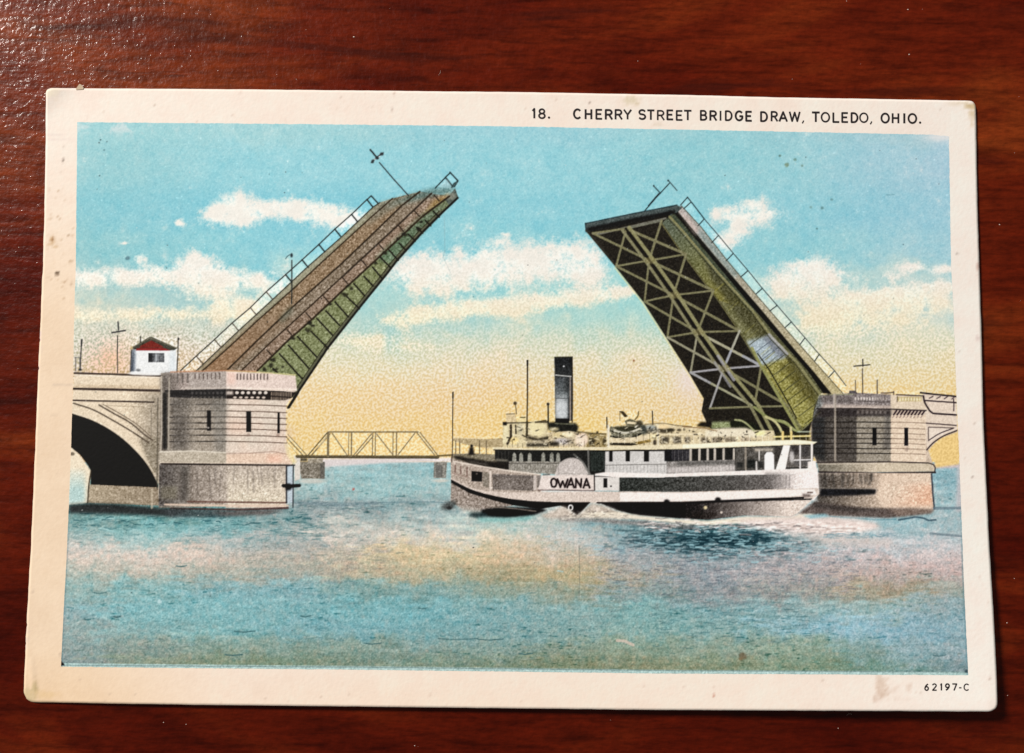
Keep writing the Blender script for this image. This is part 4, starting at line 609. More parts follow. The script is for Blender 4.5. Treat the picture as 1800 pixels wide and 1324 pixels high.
# ---- specks and wear in the picture
for x, y, r, c in ((621, 860, 2.4, (176, 92, 84)), (781, 247, 1, (40, 50, 54)), (1445, 366, 3.4, (104, 146, 146)), (1462, 351, 2.2, (108, 152, 154)), (1425, 364, 3, (128, 170, 168)), (1397, 281, 2.4, (110, 148, 136)), (1383, 290, 4, (128, 150, 124)), (1371, 274, 2, (100, 130, 120)), (1410, 292, 3, (110, 140, 128)), (1436, 402, 1.5, (90, 130, 130)), (174, 251, 1.6, (30, 44, 50)), (177, 246, 1.4, (40, 60, 66)), (188, 249, 1.5, (84, 120, 124)), (175, 309, 1.3, (30, 50, 56)), (183, 264, 1.5, (70, 110, 116)), (500, 339, 1, (60, 80, 90)), (225, 454, 3.2, (84, 120, 130)), (928, 466, 1.1, (30, 30, 30)), (1114, 634, 1.8, (140, 84, 44)), (832, 963, 1.4, (20, 20, 20)), (1306, 1153, 7, (112, 98, 74)), (1302, 1158, 4, (126, 106, 76)), (231, 1042, 1.3, (30, 50, 54)), (364, 1036, 1, (40, 60, 64)), (1588, 430, 1, (60, 80, 90)), (280, 1058, 3.5, (196, 222, 222))):
    blob(x, y, r, r * .9, C(*c), .85, rag=.2)
for i in range(150):
    x = rng.uniform(140, 1690); y = rng.uniform(230, 1170)
    blob(x, y, rng.uniform(.6, 1.1), rng.uniform(.6, 1.1), C(52, 62, 64) if rng.random() < .45 else C(232, 232, 226), rng.uniform(.4, .85))
for i in range(260):
    x = rng.uniform(140, 1670); y = rng.uniform(220, 470); a = rng.uniform(0, math.pi); L = rng.uniform(1.5, 5)
    line([(x, y), (x + L * math.cos(a), y + L * math.sin(a))], .9, C(206, 226, 226), rng.uniform(.15, .5))
line([(1557, 1000), (1559, 1002)], 1, C(60, 60, 60)); line([(781, 380), (782, 440), (779, 452), (792, 480)], 1.6, C(140, 164, 164), .35); line([(1018, 960), (1019, 1010), (1018, 1050)], 1.5, C(92, 104, 100), .5); line([(1623, 428), (1612, 455)], 1, C(190, 216, 220), .6); line([(1557, 343), (1572, 342)], 1.2, C(80, 128, 138), .6)
# slip of blue ink that shows below the black plate, and its black key line
bl = np.interp(XX, P_B[:, 0], P_B[:, 1]); k = sm(-7.2, -5.4, YY - bl)
IMG[:] = IMG * (1 - k[..., None]) + (C(176, 204, 198) + .05 * N1[..., None]) * k[..., None]
line([(107, 1169.5), (640, 1173), (1160, 1178.8), (1700, 1181.5)], 1.3, C(62, 84, 86), .55)
lf = np.interp(YY, P_L[:, 0], P_L[:, 1]); rt = np.interp(YY, P_R[:, 0], P_R[:, 1])
k = (np.exp(-((XX - lf - 1) / 1.6) ** 2) * .35 * sm(880, 960, YY))[..., None]; IMG[:] = IMG * (1 - k) + C(86, 112, 116) * k
k = (np.exp(-((XX - rt + 1) / 1.8) ** 2) * .55 * sm(860, 1000, YY))[..., None]; IMG[:] = IMG * (1 - k) + C(92, 132, 140) * k
poly([(105, 1160), (112, 1166), (114, 1170), (104, 1171)], C(14, 14, 16)); blob(1699, 1180, 3.5, 3, C(44, 66, 74), .9)


# ---- regions of the print that belong to one pictured thing each
def reg(pts, i):
    w, m = pmask(pts, 1); PID[w] = np.where(m > .5, i, PID[w])
PID[:] = np.where(YY > 813, 2, 1)
reg([(500, 764), (506, 764), (541, 797), (577, 757), (737, 757), (770, 799), (796, 799), (796, 806), (786, 842), (762, 842), (762, 807), (571, 807), (571, 843), (518, 843), (518, 803), (500, 775)], 3)
reg([(230, 592), (266, 591), (314, 594), (314, 660), (229, 657)], 4)
reg(RL + [(666, 356), (688, 347), (740, 334), (764, 329), (791, 301), (807, 318), (800, 330), (808, 348)] + L6[::-1] + [(505, 717), (500, 660), (318, 656)], 5)
reg([(122, 655), (283, 659), (300, 653), (398, 650), (470, 653), (520, 657), (524, 688), (504, 712), (503, 770), (516, 806), (517, 850), (528, 851), (528, 857), (517, 858), (516, 893), (505, 898), (330, 899), (280, 895), (118, 889)], 6)
reg([(1422, 700), (1434, 692), (1500, 686), (1577, 690), (1618, 688), (1683, 696), (1684, 757), (1652, 772), (1632, 792), (1640, 813), (1646, 818), (1645, 897), (1560, 912), (1440, 908), (1403, 905), (1426, 880), (1426, 735)], 7)
reg([(1027, 392), (1192, 359), (1208, 345), (1490, 680), (1484, 693), (1440, 694), (1428, 735), (1424, 772), (1262, 772), (1243, 745), (1233, 723), (1237, 700), (1212, 657), (1132, 532)], 8)
reg([(794, 690), (798, 690), (798, 768), (884, 768), (884, 742), (890, 727), (903, 727), (903, 706), (909, 706), (909, 730), (925, 732), (925, 633), (929, 633), (929, 740), (961, 738), (961, 708), (966, 708), (966, 740), (974, 738), (973, 627), (1008, 626), (1008, 742), (1018, 750), (1020, 757), (1065, 762), (1065, 733), (1069, 733), (1072, 748), (1088, 748), (1088, 722), (1124, 723), (1126, 743), (1145, 745), (1145, 722), (1149, 722), (1150, 744), (1215, 748), (1240, 740), (1300, 737), (1330, 748), (1346, 732), (1380, 740), (1404, 757), (1424, 758), (1425, 774), (1438, 777), (1430, 790), (1438, 812), (1441, 868), (1402, 903), (1391, 909), (1310, 907), (1245, 915), (1200, 913), (1085, 899), (1040, 884), (1013, 906), (990, 892), (935, 908), (862, 910), (845, 903), (792, 883), (791, 806), (794, 800)], 9)

key = blur((PID >= 3).astype(np.float32), 1)[..., None]       # the black key plate prints hard on bridge, piers and boat
wt = blur((PID == 2).astype(np.float32), 2)[..., None]
IMG += ((IMG.mean(-1, keepdims=True) - .52) * .17 + (.010 * WHITE)[..., None]) * key
IMG += (.010 * WHITE)[..., None]
PIC = np.clip(IMG, .02, .99)

# ------------------------------------------------------------------ the blank card: stock colour with uneven light painted in, foxing and scuffs (same sheet, border only)
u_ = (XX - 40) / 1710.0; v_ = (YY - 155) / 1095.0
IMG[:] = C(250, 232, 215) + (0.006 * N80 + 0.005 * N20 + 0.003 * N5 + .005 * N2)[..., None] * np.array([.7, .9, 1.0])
IMG += (sm(.24, .02, u_) * sm(.05, .4, v_))[..., None] * C(-8, -17, -32) + (sm(.75, 1.0, u_))[..., None] * C(0, 4, 7) + (sm(.86, 1.0, v_) * sm(1.0, .3, u_))[..., None] * C(-2, -7, -13)  # uneven light put into the stock colour: warm, darker left and bottom, paler right
IMG -= (np.clip(N20 * .6 + N5 * .5 - 1.5, 0, 1) * .03)[..., None] * np.array([.7, 1, 1.3])
def stain(x, y, rx, ry, c, a, rag=.3, hard=.2): blob(x, y, rx, ry, C(*c), a, hard, tex=.03, rag=rag)
stain(91, 424, 4, 6, (190, 146, 92), .75); stain(93, 421, 2, 3, (140, 90, 46), .6); stain(100, 481, 4.2, 2.6, (74, 50, 28), .95, .1, .6); stain(97, 434, 4, 2, (200, 160, 110), .5); stain(112, 282, 1.2, 4.5, (80, 66, 54), .85, .1, .5); stain(105, 301, 1.6, 1.8, (110, 92, 76), .8, .1); stain(110, 258, .9, 3, (140, 120, 104), .7, .1); stain(126, 498, 1.6, 1.6, (140, 110, 80), .7); stain(124, 460, 3, 2, (190, 160, 124), .6); stain(121, 414, 2, 1.4, (150, 116, 80), .7); stain(126, 418, 1.4, 1.2, (120, 90, 60), .6)
for i in range(60): stain(rng.uniform(84, 132), rng.uniform(330, 530), rng.uniform(.5, 1.6), rng.uniform(.5, 1.4), (170, 132, 92), rng.uniform(.2, .6))
for i in range(170):
    t = rng.random(); x, y = (rng.uniform(60, 1740), rng.uniform(160, 215)) if t < .35 else (rng.uniform(60, 1745), rng.uniform(1185, 1246)) if t < .7 else (rng.uniform(1680, 1740), rng.uniform(180, 1240)) if t < .9 else (rng.uniform(55, 120), rng.uniform(540, 1200))
    stain(x, y, rng.uniform(.5, 1.5), rng.uniform(.5, 2.4), (176, 152, 132), rng.uniform(.12, .5))
stain(1109, 176, 12, 7, (222, 206, 174), .8); stain(1120, 184, 3, 3, (206, 186, 152), .6); stain(1155, 219, 8, 3, (226, 210, 188), .6); stain(812, 186, 1, 3.5, (120, 104, 92), .7, .1); stain(1036, 181, 1.6, 2, (140, 120, 104), .7); stain(690, 193, 2, 3, (170, 150, 134), .5)
stain(1705, 186, 9, 5, (204, 178, 130), .85); stain(1709, 200, 5, 14, (212, 188, 146), .7); stain(1684, 182, 16, 3, (222, 204, 172), .6); stain(1683, 445, 2.2, 1.6, (140, 128, 116), .8, .1); stain(1719, 471, 2.4, 8, (200, 166, 150), .7); stain(1719, 593, 2.4, 5, (206, 184, 176), .6); stain(1709, 840, 1.6, 1.6, (80, 60, 50), .9, .1); stain(1685, 618, 1.4, 1.2, (130, 116, 104), .7)
stain(52, 1222, 12, 13, (206, 186, 142), .75); stain(62, 1214, 3, 14, (196, 172, 122), .7); stain(78, 1221, 18, 6, (234, 200, 152), .8); stain(1254, 1222, 2.0, 2.6, (176, 92, 66), .9, .1, .6); stain(1241, 1221, 1.4, 1.4, (216, 180, 156), .7); stain(1256, 1208, 1, 1.6, (170, 130, 110), .7)
stain(90, 162, 9, 8, (240, 226, 196), .7); stain(96, 236, 14, 1.2, (222, 206, 196), .8, .05); line([(84, 244), (134, 244)], 2.2, C(222, 204, 196), .6)
for a in np.linspace(2.2, 4.9, 26): stain(1572 + 34 * math.cos(-a + math.pi * 1.0) * -1, 1202 + 28 * math.sin(a - 1.9) , 4, 4, (224, 200, 180), .25)
stain(1549, 1205, 9, 14, (216, 188, 164), .6, .35); stain(1556, 1218, 6, 6, (220, 194, 172), .5); stain(1598, 1210, 4, 7, (222, 198, 178), .6); stain(1610, 1217, 2.6, 2, (218, 196, 178), .6); stain(1545, 1192, 9, 5, (224, 202, 182), .5); stain(1580, 1228, 16, 2.5, (230, 208, 190), .5)
for y0, y1 in ((676, 676.5), (729, 728)): line([(92, y0), (126, y1)], 1.0, C(196, 176, 156), .6)
for x, y in ((66, 600), (67, 650), (70, 584), (46, 1100), (48, 1112), (47, 1126), (45, 1138)): stain(x, y, 2.2, 4, (222, 200, 184), .7)
line([(70, 585), (72, 610), (68, 650)], 1.6, C(208, 184, 190), .6)
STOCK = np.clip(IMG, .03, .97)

def pick(img, u, v):
    fx = np.clip(u - OX, 0, NW - 1.001); fy = np.clip(v - OY, 0, NH - 1.001); x0 = fx.astype(int); y0 = fy.astype(int); fx = (fx - x0)[..., None]; fy = (fy - y0)[..., None]
    return (img[y0, x0] * (1 - fx) + img[y0, x0 + 1] * fx) * (1 - fy) + (img[y0 + 1, x0] * (1 - fx) + img[y0 + 1, x0 + 1] * fx) * fy

# ------------------------------------------------------------------ materials
def nm(name):
    m = bpy.data.materials.new(name); m.use_nodes = True; nt = m.node_tree
    return m, nt, nt.nodes['Principled BSDF']
def paper_mat(name, rough, spec, bump, attr=True, col=None):
    m, nt, b = nm(name); N = nt.nodes.new; Lk = nt.links.new
    tc = N('ShaderNodeTexCoord')
    if attr:
        a = N('ShaderNodeAttribute'); a.attribute_name = 'ink'; Lk(a.outputs['Color'], b.inputs['Base Color'])
    else: b.inputs['Base Color'].default_value = (*col, 1)
    b.inputs['Roughness'].default_value = rough; b.inputs['Specular IOR Level'].default_value = spec
    n1 = N('ShaderNodeTexNoise'); n1.inputs['Scale'].default_value = 1900; n1.inputs['Detail'].default_value = 3
    n2 = N('ShaderNodeTexNoise'); n2.inputs['Scale'].default_value = 160; n2.inputs['Detail'].default_value = 3
    Lk(tc.outputs['Object'], n1.inputs['Vector']); Lk(tc.outputs['Object'], n2.inputs['Vector'])
    ad = N('ShaderNodeMath'); ad.operation = 'MULTIPLY_ADD'; ad.inputs[1].default_value = .8
    Lk(n2.outputs[0], ad.inputs[0]); Lk(n1.outputs[0], ad.inputs[2])
    bp = N('ShaderNodeBump'); bp.inputs['Strength'].default_value = bump; bp.inputs['Distance'].default_value = 0.00006
    Lk(ad.outputs[0], bp.inputs['Height']); Lk(bp.outputs[0], b.inputs['Normal'])
    return m
M_STOCK = paper_mat('card_stock', .62, .2, .38)
M_INK = paper_mat('printed_ink', .55, .10, .30)
M_TYPE = paper_mat('black_type', .5, .3, .3, False, (.016, .012, .014))

# ------------------------------------------------------------------ table top: stained, sprayed wood
def wood():
    m, nt, b = nm('stained_wood'); N = nt.nodes.new; Lk = nt.links.new
    tc = N('ShaderNodeTexCoord')
    def noise_node(sc, scale, det, rough=.55, dist=0.0, loc=(0, 0, 0)):
        mp = N('ShaderNodeMapping'); mp.inputs['Scale'].default_value = sc; mp.inputs['Location'].default_value = loc; Lk(tc.outputs['Object'], mp.inputs['Vector'])
        n = N('ShaderNodeTexNoise'); n.inputs['Scale'].default_value = scale; n.inputs['Detail'].default_value = det; n.inputs['Roughness'].default_value = rough; n.inputs['Distortion'].default_value = dist
        Lk(mp.outputs[0], n.inputs['Vector']); return n
    def ramp(src, stops):
        r = N('ShaderNodeValToRGB'); e = r.color_ramp.elements
        while len(e) < len(stops): e.new(.5)
        for k, (p, c) in zip(e, stops): k.position = p; k.color = (*c, 1)
        Lk(src, r.inputs[0]); return r
    def mix(fac, a, c2, mode='MIX'):
        x = N('ShaderNodeMix'); x.data_type = 'RGBA'; x.blend_type = mode
        if isinstance(fac, float): x.inputs[0].default_value = fac
        else: Lk(fac, x.inputs[0])
        Lk(a, x.inputs[6])
        if isinstance(c2, tuple): x.inputs[7].default_value = (*c2, 1)
        else: Lk(c2, x.inputs[7])
        return x
    big = noise_node((1, 2.6, 1), 17, 4, .55, .6, (3.1, 1.7, 0))
    c0 = ramp(big.outputs[0], [(.30, (.066, .0042, .0010)), (.50, (.106, .0100, .0019)), (.72, (.192, .0320, .0050))])
    gr = noise_node((1, 7, 1), 95, 6, .62, .35)
    g = ramp(gr.outputs[0], [(.32, (.40, .36, .36)), (.5, (.90, .90, .90)), (.72, (1.26, 1.20, 1.14))])
    x1 = mix(.85, c0.outputs[0], g.outputs[0], 'MULTIPLY')
    fine = noise_node((1, 3.0, 1), 620, 4, .6)
    f2 = ramp(fine.outputs[0], [(.30, (.66, .64, .62)), (.5, (1, 1, 1)), (.74, (1.34, 1.38, 1.42))])
    x2 = mix(.8, x1.outputs[2], f2.outputs[0], 'MULTIPLY')
    dk = noise_node((1, 5.5, 1), 26, 3, .5, .9, (8.2, .3, 0))
    dr = ramp(dk.outputs[0], [(.60, (0, 0, 0)), (.70, (1, 1, 1))])
    x3 = mix(dr.outputs[0], x2.outputs[2], (.030, .0042, .0024))
    x3.inputs[0].default_value = 0
    dm = N('ShaderNodeMath'); dm.operation = 'MULTIPLY'; dm.inputs[1].default_value = .70; Lk(dr.outputs[0], dm.inputs[0]); Lk(dm.outputs[0], x3.inputs[0])
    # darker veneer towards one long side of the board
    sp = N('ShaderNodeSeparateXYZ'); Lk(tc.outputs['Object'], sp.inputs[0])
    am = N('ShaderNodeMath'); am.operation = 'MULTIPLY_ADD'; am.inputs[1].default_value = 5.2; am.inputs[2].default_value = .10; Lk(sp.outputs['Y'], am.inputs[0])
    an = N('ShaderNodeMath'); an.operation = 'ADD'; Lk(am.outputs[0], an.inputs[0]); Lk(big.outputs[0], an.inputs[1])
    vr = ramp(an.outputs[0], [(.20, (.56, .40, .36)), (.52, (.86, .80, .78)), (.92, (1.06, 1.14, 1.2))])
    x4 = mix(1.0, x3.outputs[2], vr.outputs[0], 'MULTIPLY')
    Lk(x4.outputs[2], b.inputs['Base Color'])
    b.inputs['Roughness'].default_value = .30; b.inputs['Specular IOR Level'].default_value = .085
    # sprayed lacquer: fine orange peel and grain pores
    v = N('ShaderNodeTexNoise'); v.inputs['Scale'].default_value = 1250; v.inputs['Detail'].default_value = 2.0; v.inputs['Roughness'].default_value = .6; Lk(tc.outputs['Object'], v.inputs['Vector'])
    v2 = N('ShaderNodeTexNoise'); v2.inputs['Scale'].default_value = 420; v2.inputs['Detail'].default_value = 2.0; Lk(tc.outputs['Object'], v2.inputs['Vector'])
    a1 = N('ShaderNodeMath'); a1.operation = 'MULTIPLY_ADD'; a1.inputs[1].default_value = 1.6; Lk(v2.outputs[0], a1.inputs[0]); Lk(v.outputs[0], a1.inputs[2])
    a2 = N('ShaderNodeMath'); a2.operation = 'MULTIPLY_ADD'; a2.inputs[1].default_value = .8; Lk(gr.outputs[0], a2.inputs[0]); Lk(a1.outputs[0], a2.inputs[2])
    bp = N('ShaderNodeBump'); bp.inputs['Strength'].default_value = 1.0; bp.inputs['Distance'].default_value = .00007
    Lk(a2.outputs[0], bp.inputs['Height']); Lk(bp.outputs[0], b.inputs['Normal'])
    b2 = N('ShaderNodeBump'); b2.inputs['Strength'].default_value = 1.0; b2.inputs['Distance'].default_value = .00011
    Lk(a1.outputs[0], b2.inputs['Height'])
    b.inputs['Coat Weight'].default_value = .09; b.inputs['Coat Roughness'].default_value = .05; Lk(b2.outputs[0], b.inputs['Coat Normal'])
    return m
bm = bmesh.new(); bmesh.ops.create_cube(bm, size=1.0)
bmesh.ops.scale(bm, vec=(.62, .46, .024), verts=bm.verts); bmesh.ops.translate(bm, vec=(0, 0, -.012), verts=bm.verts)
bmesh.ops.bevel(bm, geom=list(bm.edges), offset=.003, segments=3, affect='EDGES')
me = bpy.data.meshes.new('table_top'); bm.to_mesh(me); bm.free(); me.materials.append(wood())
table = bpy.data.objects.new('table_top', me); COL.objects.link(table)
table['kind'] = 'structure'; table['label'] = 'dark red-brown wooden table top with a sparkling sprayed lacquer'

# ------------------------------------------------------------------ the postcard
root = bpy.data.objects.new('postcard', None); COL.objects.link(root); root.empty_display_size = .01
root['label'] = 'old colour-printed white-bordered postcard of an open drawbridge lying on the table'; root['category'] = 'postcard'
def link(o, parent): COL.objects.link(o); o.parent = parent; return o
def sheet(name, co, quads, col, mat, smooth=True):
    me = bpy.data.meshes.new(name); n = len(co); k = len(quads)
    me.vertices.add(n); me.vertices.foreach_set('co', (co * MM).astype(np.float32).ravel())
    me.loops.add(k * 4); me.loops.foreach_set('vertex_index', quads.astype(np.int32).ravel())
    me.polygons.add(k); me.polygons.foreach_set('loop_start', np.arange(0, 4 * k, 4, dtype=np.int32)); me.polygons.foreach_set('use_smooth', np.full(k, smooth))
    me.update(calc_edges=True)
    if col is not None:
        a = me.color_attributes.new('ink', 'FLOAT_COLOR', 'POINT'); rgba = np.ones((n, 4), np.float32); rgba[:, :3] = np.clip(lin(col) / ECAL, .004, .92); a.data.foreach_set('color', rgba.ravel())
    me.materials.append(mat)
    return bpy.data.objects.new(name, me)
def grid_quads(nx, ny):
    i = np.arange(nx * ny).reshape(ny, nx)
    return np.stack([i[1:, :-1], i[1:, 1:], i[:-1, 1:], i[:-1, :-1]], -1).reshape(-1, 4)
# card
nx, ny = 420, 264
U, V = patch(E_L, E_R, E_T, E_B, nx, ny)
def corner(cx, cy, sx, sy, r):
    """round one corner of the stock: squares to arcs"""
    ax = (U - (cx + sx * r)) * -sx / r; ay = (V - (cy + sy * r)) * -sy / r
    inside = (ax > 0) & (ay > 0)
    ax = np.where(inside, np.minimum(ax, 1.2), 0); ay = np.where(inside, np.minimum(ay, 1.2), 0); L = np.hypot(ax, ay) + 1e-9; k = np.maximum(ax, ay) / L
    U[inside] = (cx + sx * r - sx * r * ax * k)[inside]; V[inside] = (cy + sy * r - sy * r * ay * k)[inside]
corner(80.5, 154, 1, 1, 11); corner(1715, 178, -1, 1, 10); corner(1753.5, 1251.5, -1, -1, 16); corner(41, 1233, 1, -1, 20)
wob = np.random.default_rng(3)
def edge_wob(n, a): x = wob.standard_normal(n); x = np.convolve(x, np.ones(5) / 5, 'same'); return x * a
V[0] += edge_wob(nx, .25); V[-1] += edge_wob(nx, .25); U[:, 0] += edge_wob(ny, .5); U[:, -1] += edge_wob(ny, .3)
for y0, d in ((600, 1.0), (650, 1.2), (1100, .8), (1134, .8)): j = int((y0 - 155) / 1080 * (ny - 1)); U[j, 0] += d
Z = lift(U, V) + THICK
co = at(U, V, Z)
edge_w = np.zeros((ny, nx)); 
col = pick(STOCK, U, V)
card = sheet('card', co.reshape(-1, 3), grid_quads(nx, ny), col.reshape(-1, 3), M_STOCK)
so = card.modifiers.new('thickness', 'SOLIDIFY'); so.thickness = THICK * MM; so.offset = -1
link(card, root); card['label'] = 'cream white card stock border with stains and worn corners'
# picture
picture = bpy.data.objects.new('picture', None); picture.empty_display_size = .01; link(picture, root); picture['label'] = 'colour print of a raised drawbridge, a steamboat and a river'
nx, ny = 1340, 800
U, V = patch(P_L, P_R, P_T, P_B, nx, ny)
V[0] += edge_wob(nx, .5); U[:, 0] += edge_wob(ny, .3); U[:, -1] += edge_wob(ny, .4); V[-1] += edge_wob(nx, .4)
co = at(U, V, lift(U, V) + THICK + .012).reshape(-1, 3); col = pick(PIC, U, V).reshape(-1, 3)
q = grid_quads(nx, ny)
cu = (U[:-1, :-1] + U[1:, 1:]) / 2; cv = (V[:-1, :-1] + V[1:, 1:]) / 2
pid = PID[np.clip(np.round(cv - OY).astype(int), 0, NH - 1), np.clip(np.round(cu - OX).astype(int), 0, NW - 1)].ravel()
NAMES = {1: ('printed_sky', 'blue and yellow printed sky with cream clouds'), 2: ('printed_river', 'blue green printed river with pale reflections'), 3: ('printed_truss_bridge', 'small distant printed truss bridge between the piers'), 4: ('printed_watch_house', 'tiny white printed house with a red roof'),
         5: ('printed_bridge_leaf', 'raised brown and green bridge leaf above the arch pier'), 6: ('printed_stone_pier', 'stone pier with a dark arch beside it'), 7: ('printed_stone_pier', 'stone pier behind the stern of the steamboat'), 8: ('printed_bridge_leaf', 'raised bridge leaf showing its dark cross-braced underside'), 9: ('printed_steamboat', 'white and black printed steamboat with a tall funnel')}
for i, (name, lab) in NAMES.items():
    qq = q[pid == i]; used, inv = np.unique(qq, return_inverse=True)
    o = sheet(name, co[used], inv.reshape(-1, 4), col[used], M_INK); link(o, picture); o['label'] = lab

# ---- lettering: strokes of a plain gothic face, cut as flat pieces of ink on the card
def arc(cx, cy, rx, ry, a0, a1, n=14): return [(cx + rx * math.cos(math.radians(a)), cy + ry * math.sin(math.radians(a))) for a in np.linspace(a0, a1, n)]
GL_ = {'C': (.72, [arc(.38, .5, .36, .5, 48, 312, 22)]), 'H': (.66, [[(.04, 0), (.04, 1)], [(.62, 0), (.62, 1)], [(.04, .52), (.62, .52)]]), 'E': (.56, [[(.54, 0), (.04, 0), (.04, 1), (.53, 1)], [(.04, .52), (.46, .52)]]),
       'R': (.62, [[(.04, 0), (.04, 1), (.32, 1)] + arc(.32, .745, .25, .255, 90, -90, 10) + [(.04, .49)], [(.32, .49), (.60, 0)]]), 'Y': (.64, [[(.0, 1), (.32, .47), (.64, 1)], [(.32, .47), (.32, 0)]]),
       'S': (.56, [arc(.28, .75, .245, .25, 28, 250, 14)[:-1] + arc(.28, .26, .26, .26, 78, -150, 16)]), 'T': (.60, [[(.0, 1), (.60, 1)], [(.30, 1), (.30, 0)]]),
       'B': (.60, [[(.04, 0), (.04, 1), (.30, 1)] + arc(.30, .76, .22, .24, 90, -90, 9) + arc(.32, .26, .25, .26, 90, -90, 9) + [(.04, 0)], [(.04, .52), (.30, .52)]]), 'I': (.18, [[(.09, 0), (.09, 1)], [(.0, 0), (.18, 0)], [(.0, 1), (.18, 1)]]),
       'D': (.64, [[(.04, 0), (.04, 1), (.26, 1)] + arc(.26, .5, .36, .5, 90, -90, 14) + [(.04, 0)]]), 'G': (.72, [arc(.38, .5, .36, .5, 48, 330, 22) + [(.70, .46), (.44, .46)]]),
       'A': (.68, [[(.0, 0), (.34, 1), (.68, 0)], [(.12, .32), (.56, .32)]]), 'W': (.92, [[(.0, 1), (.22, 0), (.46, .95), (.70, 0), (.92, 1)]]), 'O': (.74, [arc(.37, .5, .36, .5, 0, 360, 28)]), 'L': (.52, [[(.04, 1), (.04, 0), (.52, 0)]]),
       '1': (.30, [[(.02, .80), (.18, 1), (.18, 0)]]), '8': (.56, [arc(.28, .76, .22, .24, -90, 270, 20), arc(.28, .26, .26, .26, 90, 450, 20)]), '6': (.56, [[(.46, .97), (.30, .86), (.12, .62)] + arc(.28, .29, .25, .29, 160, 520, 22)]), '2': (.54, [arc(.27, .74, .24, .26, 160, -30, 12) + [(.04, 0), (.54, 0)]]),
       '9': (.56, [[(.10, .03), (.26, .14), (.44, .38)] + arc(.28, .71, .25, .29, -20, 340, 22)]), '7': (.54, [[(.0, 1), (.54, 1), (.20, 0)]]), '-': (.34, [[(.03, .40), (.31, .40)]]), '.': (.10, 'dot'), ',': (.12, [[(.08, .06), (.06, -.04), (.0, -.2)]])}
def type_line(name, text_spots, base, cap, wd, label):
    """text_spots: (character, left edge in px); base(x) = baseline"""
    bm = bmesh.new()
    def add_poly(pts):
        p = np.array(pts, float); z = lift(p[:, 0], p[:, 1]) + THICK + .030
        vs = [bm.verts.new(Vector(c * MM)) for c in at(p[:, 0], p[:, 1], z)]
        try: bm.faces.new(vs)
        except ValueError: pass
    for ch, x0, w in text_spots:
        gw, strokes = GL_[ch]; b0 = base(x0 + w / 2); sl = (base(x0 + 10) - base(x0)) / 10; jit = [wob.normal(0, .22), wob.normal(0, .22), 1 + wob.normal(0, .06)]
        def T(p): x = x0 + p[0] / gw * w + jit[0]; return np.array([x, b0 + sl * (x - x0 - w / 2) - p[1] * cap + jit[1]])
        if strokes == 'dot':
            c = T((.05, .06)); add_poly([(c[0] + wd * .62 * math.cos(a), c[1] - wd * .62 * math.sin(a)) for a in np.linspace(0, 2 * math.pi, 10, endpoint=False)]); continue
        for st in strokes:
            P = [T(p) for p in st]; h = wd / 2 * jit[2] * (.72 if ch == ',' else 1)
            if ch == 'I' and abs(P[0][1] - P[1][1]) < 4: h *= .45
            for i in range(len(P) - 1):
                d = P[i + 1] - P[i]; L = np.hypot(*d)
                if L < 1e-6: continue
                d = d / L; nrm = np.array([-d[1], d[0]]) * h; e = d * (h * .45)
                a, b = P[i] - (e if len(P) < 8 or i == 0 else d * .1), P[i + 1] + (e if len(P) < 8 or i == len(P) - 2 else d * .1)
                add_poly([a + nrm, b + nrm, b - nrm, a - nrm])
                if 0 < i: add_poly([P[i] + h * np.array([math.cos(t), -math.sin(t)]) for t in np.linspace(0, 2 * math.pi, 8, endpoint=False)])
    bmesh.ops.recalc_face_normals(bm, faces=bm.faces)
    for f_ in bm.faces:
        if f_.normal.z < 0: f_.normal_flip()
    # a hair of height between overlapping strokes so that no two lie in one plane
    for i, f_ in enumerate(bm.faces):
        for v_ in f_.verts: v_.co.z += (i % 37) * 2.0e-7
    me = bpy.data.meshes.new(name); bm.to_mesh(me); bm.free(); me.materials.append(M_TYPE)
    o = bpy.data.objects.new(name, me); link(o, root); o['label'] = label
capb = lambda x: np.interp(x, [930, 1280, 1630], [207.3, 211.6, 216.6])
type_line('printed_number', [('1', 936.5, 5), ('8', 947, 11), ('.', 964, 2)], capb, 15.8, 3.3, 'small black printed number before the title')
words = [('CHERRY', [(1009, 12.5), (1029, 11.5), (1047.5, 10.5), (1064, 12), (1081, 12), (1097, 12)]), ('STREET', [(1123, 11.5), (1138.5, 11), (1155.5, 12), (1172.5, 10.5), (1188.5, 10.5), (1203, 11.5)]), ('BRIDGE', [(1231, 11), (1248, 11.5), (1265.5, 2.6), (1275.5, 11.5), (1293, 12.5), (1311, 10)]),
         ('DRAW,', [(1337, 11.5), (1355.5, 11), (1370, 13), (1388, 17.5), (1410.5, 3)]), ('TOLEDO,', [(1428, 12), (1444, 14), (1464, 10.5), (1479.5, 10.5), (1496, 11.5), (1511.5, 14), (1530, 3)]), ('OHIO.', [(1549, 13.5), (1568.5, 11.5), (1588, 3), (1597, 14), (1616, 2.4)])]
type_line('printed_title', [(c, x, w) for wd_, sp in words for c, (x, w) in zip(wd_, sp)], capb, 15.8, 3.3, 'black printed title line in spaced capitals')
type_line('printed_series_number', [(c, x, w) for c, (x, w) in zip('62197-C', [(1625.5, 6.5), (1639, 7), (1653, 2.4), (1661.5, 7), (1674.5, 7), (1686, 4), (1694.5, 9)])], lambda x: np.interp(x, [1620, 1705], [1213.2, 1213.6]), 11, 2.3, 'small black printed series number in the lower border')
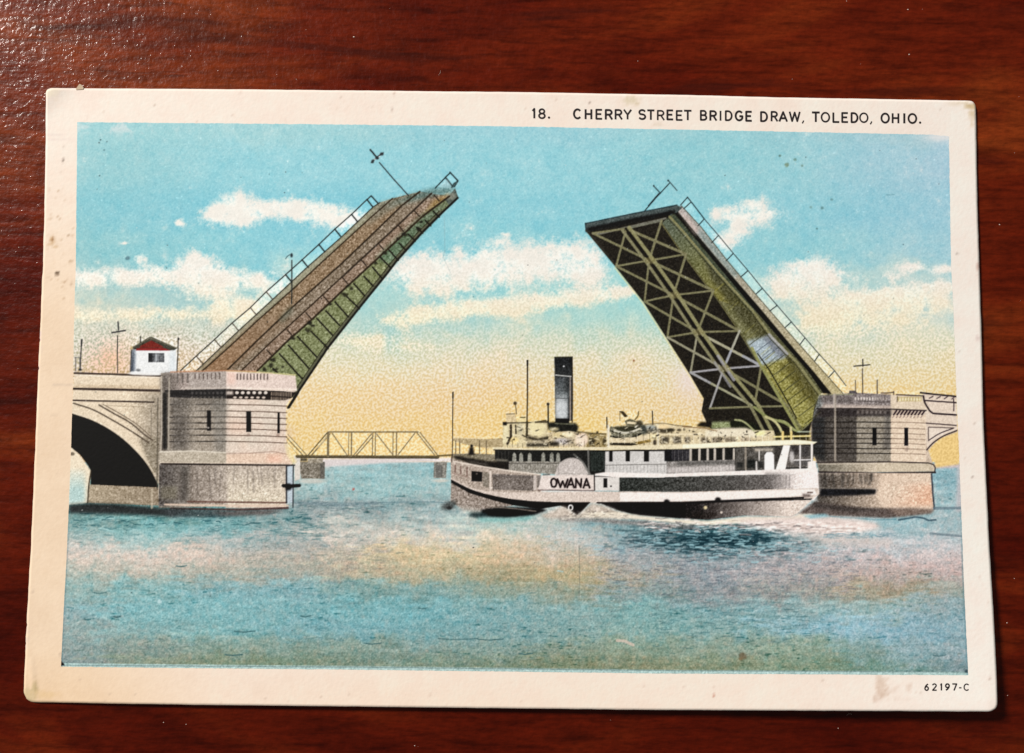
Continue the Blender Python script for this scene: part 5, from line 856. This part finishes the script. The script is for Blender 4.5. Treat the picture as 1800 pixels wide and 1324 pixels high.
# torn paper fibre at the upper edge
bm = bmesh.new()
pts = at(np.array([133, 137, 139.5, 143, 147, 146, 134.]), np.array([157, 151, 147.5, 149, 154.5, 157, 158.]), THICK + .12) * MM
vs = [bm.verts.new(Vector(p)) for p in pts]; bm.faces.new(vs)
r = bmesh.ops.extrude_face_region(bm, geom=bm.faces[:]); bmesh.ops.translate(bm, vec=(0, 0, -.00018), verts=[e for e in r['geom'] if isinstance(e, bmesh.types.BMVert)])
me = bpy.data.meshes.new('torn_fibre'); bm.to_mesh(me); bm.free(); me.materials.append(paper_mat('torn_paper', .8, .1, .8, False, (.50, .40, .29)))
link(bpy.data.objects.new('torn_fibre', me), root)

# ------------------------------------------------------------------ dust and lint on the lacquer
bm = bmesh.new(); rr = random.Random(5)
spots = [(1596, 17), (1598, 96), (1488, 2), (622, 65), (729, 1311), (1783, 1017), (1770, 1095), (86, 517), (33, 435), (1757, 395)] + [(rr.uniform(0, 1800), rr.choice([rr.uniform(0, 145), rr.uniform(1262, 1320)])) for _ in range(14)] + [(rr.choice([rr.uniform(0, 40), rr.uniform(1765, 1800)]), rr.uniform(150, 1250)) for _ in range(6)]
for i, (x, y) in enumerate(spots):
    p = at(np.array(float(x)), np.array(float(y)), .02) * MM; s = rr.uniform(.00003, .00008) * (1.3 if i < 10 else .8)
    r = bmesh.ops.create_icosphere(bm, subdivisions=1, radius=s); a = rr.uniform(0, 6.3)
    for v_ in r['verts']: v_.co = Vector((v_.co.x * rr.uniform(.8, 1.6), v_.co.y * rr.uniform(.7, 1.2), v_.co.z * .5)) + Vector(p)
for x, y in ((770, 132), (1497, 1256)):
    p = Vector(at(np.array(float(x)), np.array(float(y)), .03) * MM); a = rr.uniform(0, 3.1); L = rr.uniform(.0006, .0011); w_ = .000016
    prev = None
    for t in np.linspace(0, 1, 7):
        c = p + Vector((math.cos(a + t) * L * t, math.sin(a + t) * L * t, 0)); n_ = Vector((-math.sin(a + t), math.cos(a + t), 0)) * w_
        cur = (bm.verts.new(c + n_), bm.verts.new(c - n_), bm.verts.new(c + Vector((0, 0, w_))))
        if prev:
            for k in range(3): bm.faces.new((prev[k], prev[(k + 1) % 3], cur[(k + 1) % 3], cur[k]))
        prev = cur
me = bpy.data.meshes.new('dust'); bm.to_mesh(me); bm.free()
md, nt, b = nm('dust'); b.inputs['Base Color'].default_value = (.62, .52, .46, 1); b.inputs['Roughness'].default_value = .8; me.materials.append(md)
d = bpy.data.objects.new('dust', me); COL.objects.link(d); d['kind'] = 'stuff'; d['label'] = 'pale specks of dust and lint scattered on the table'; d['category'] = 'dust'
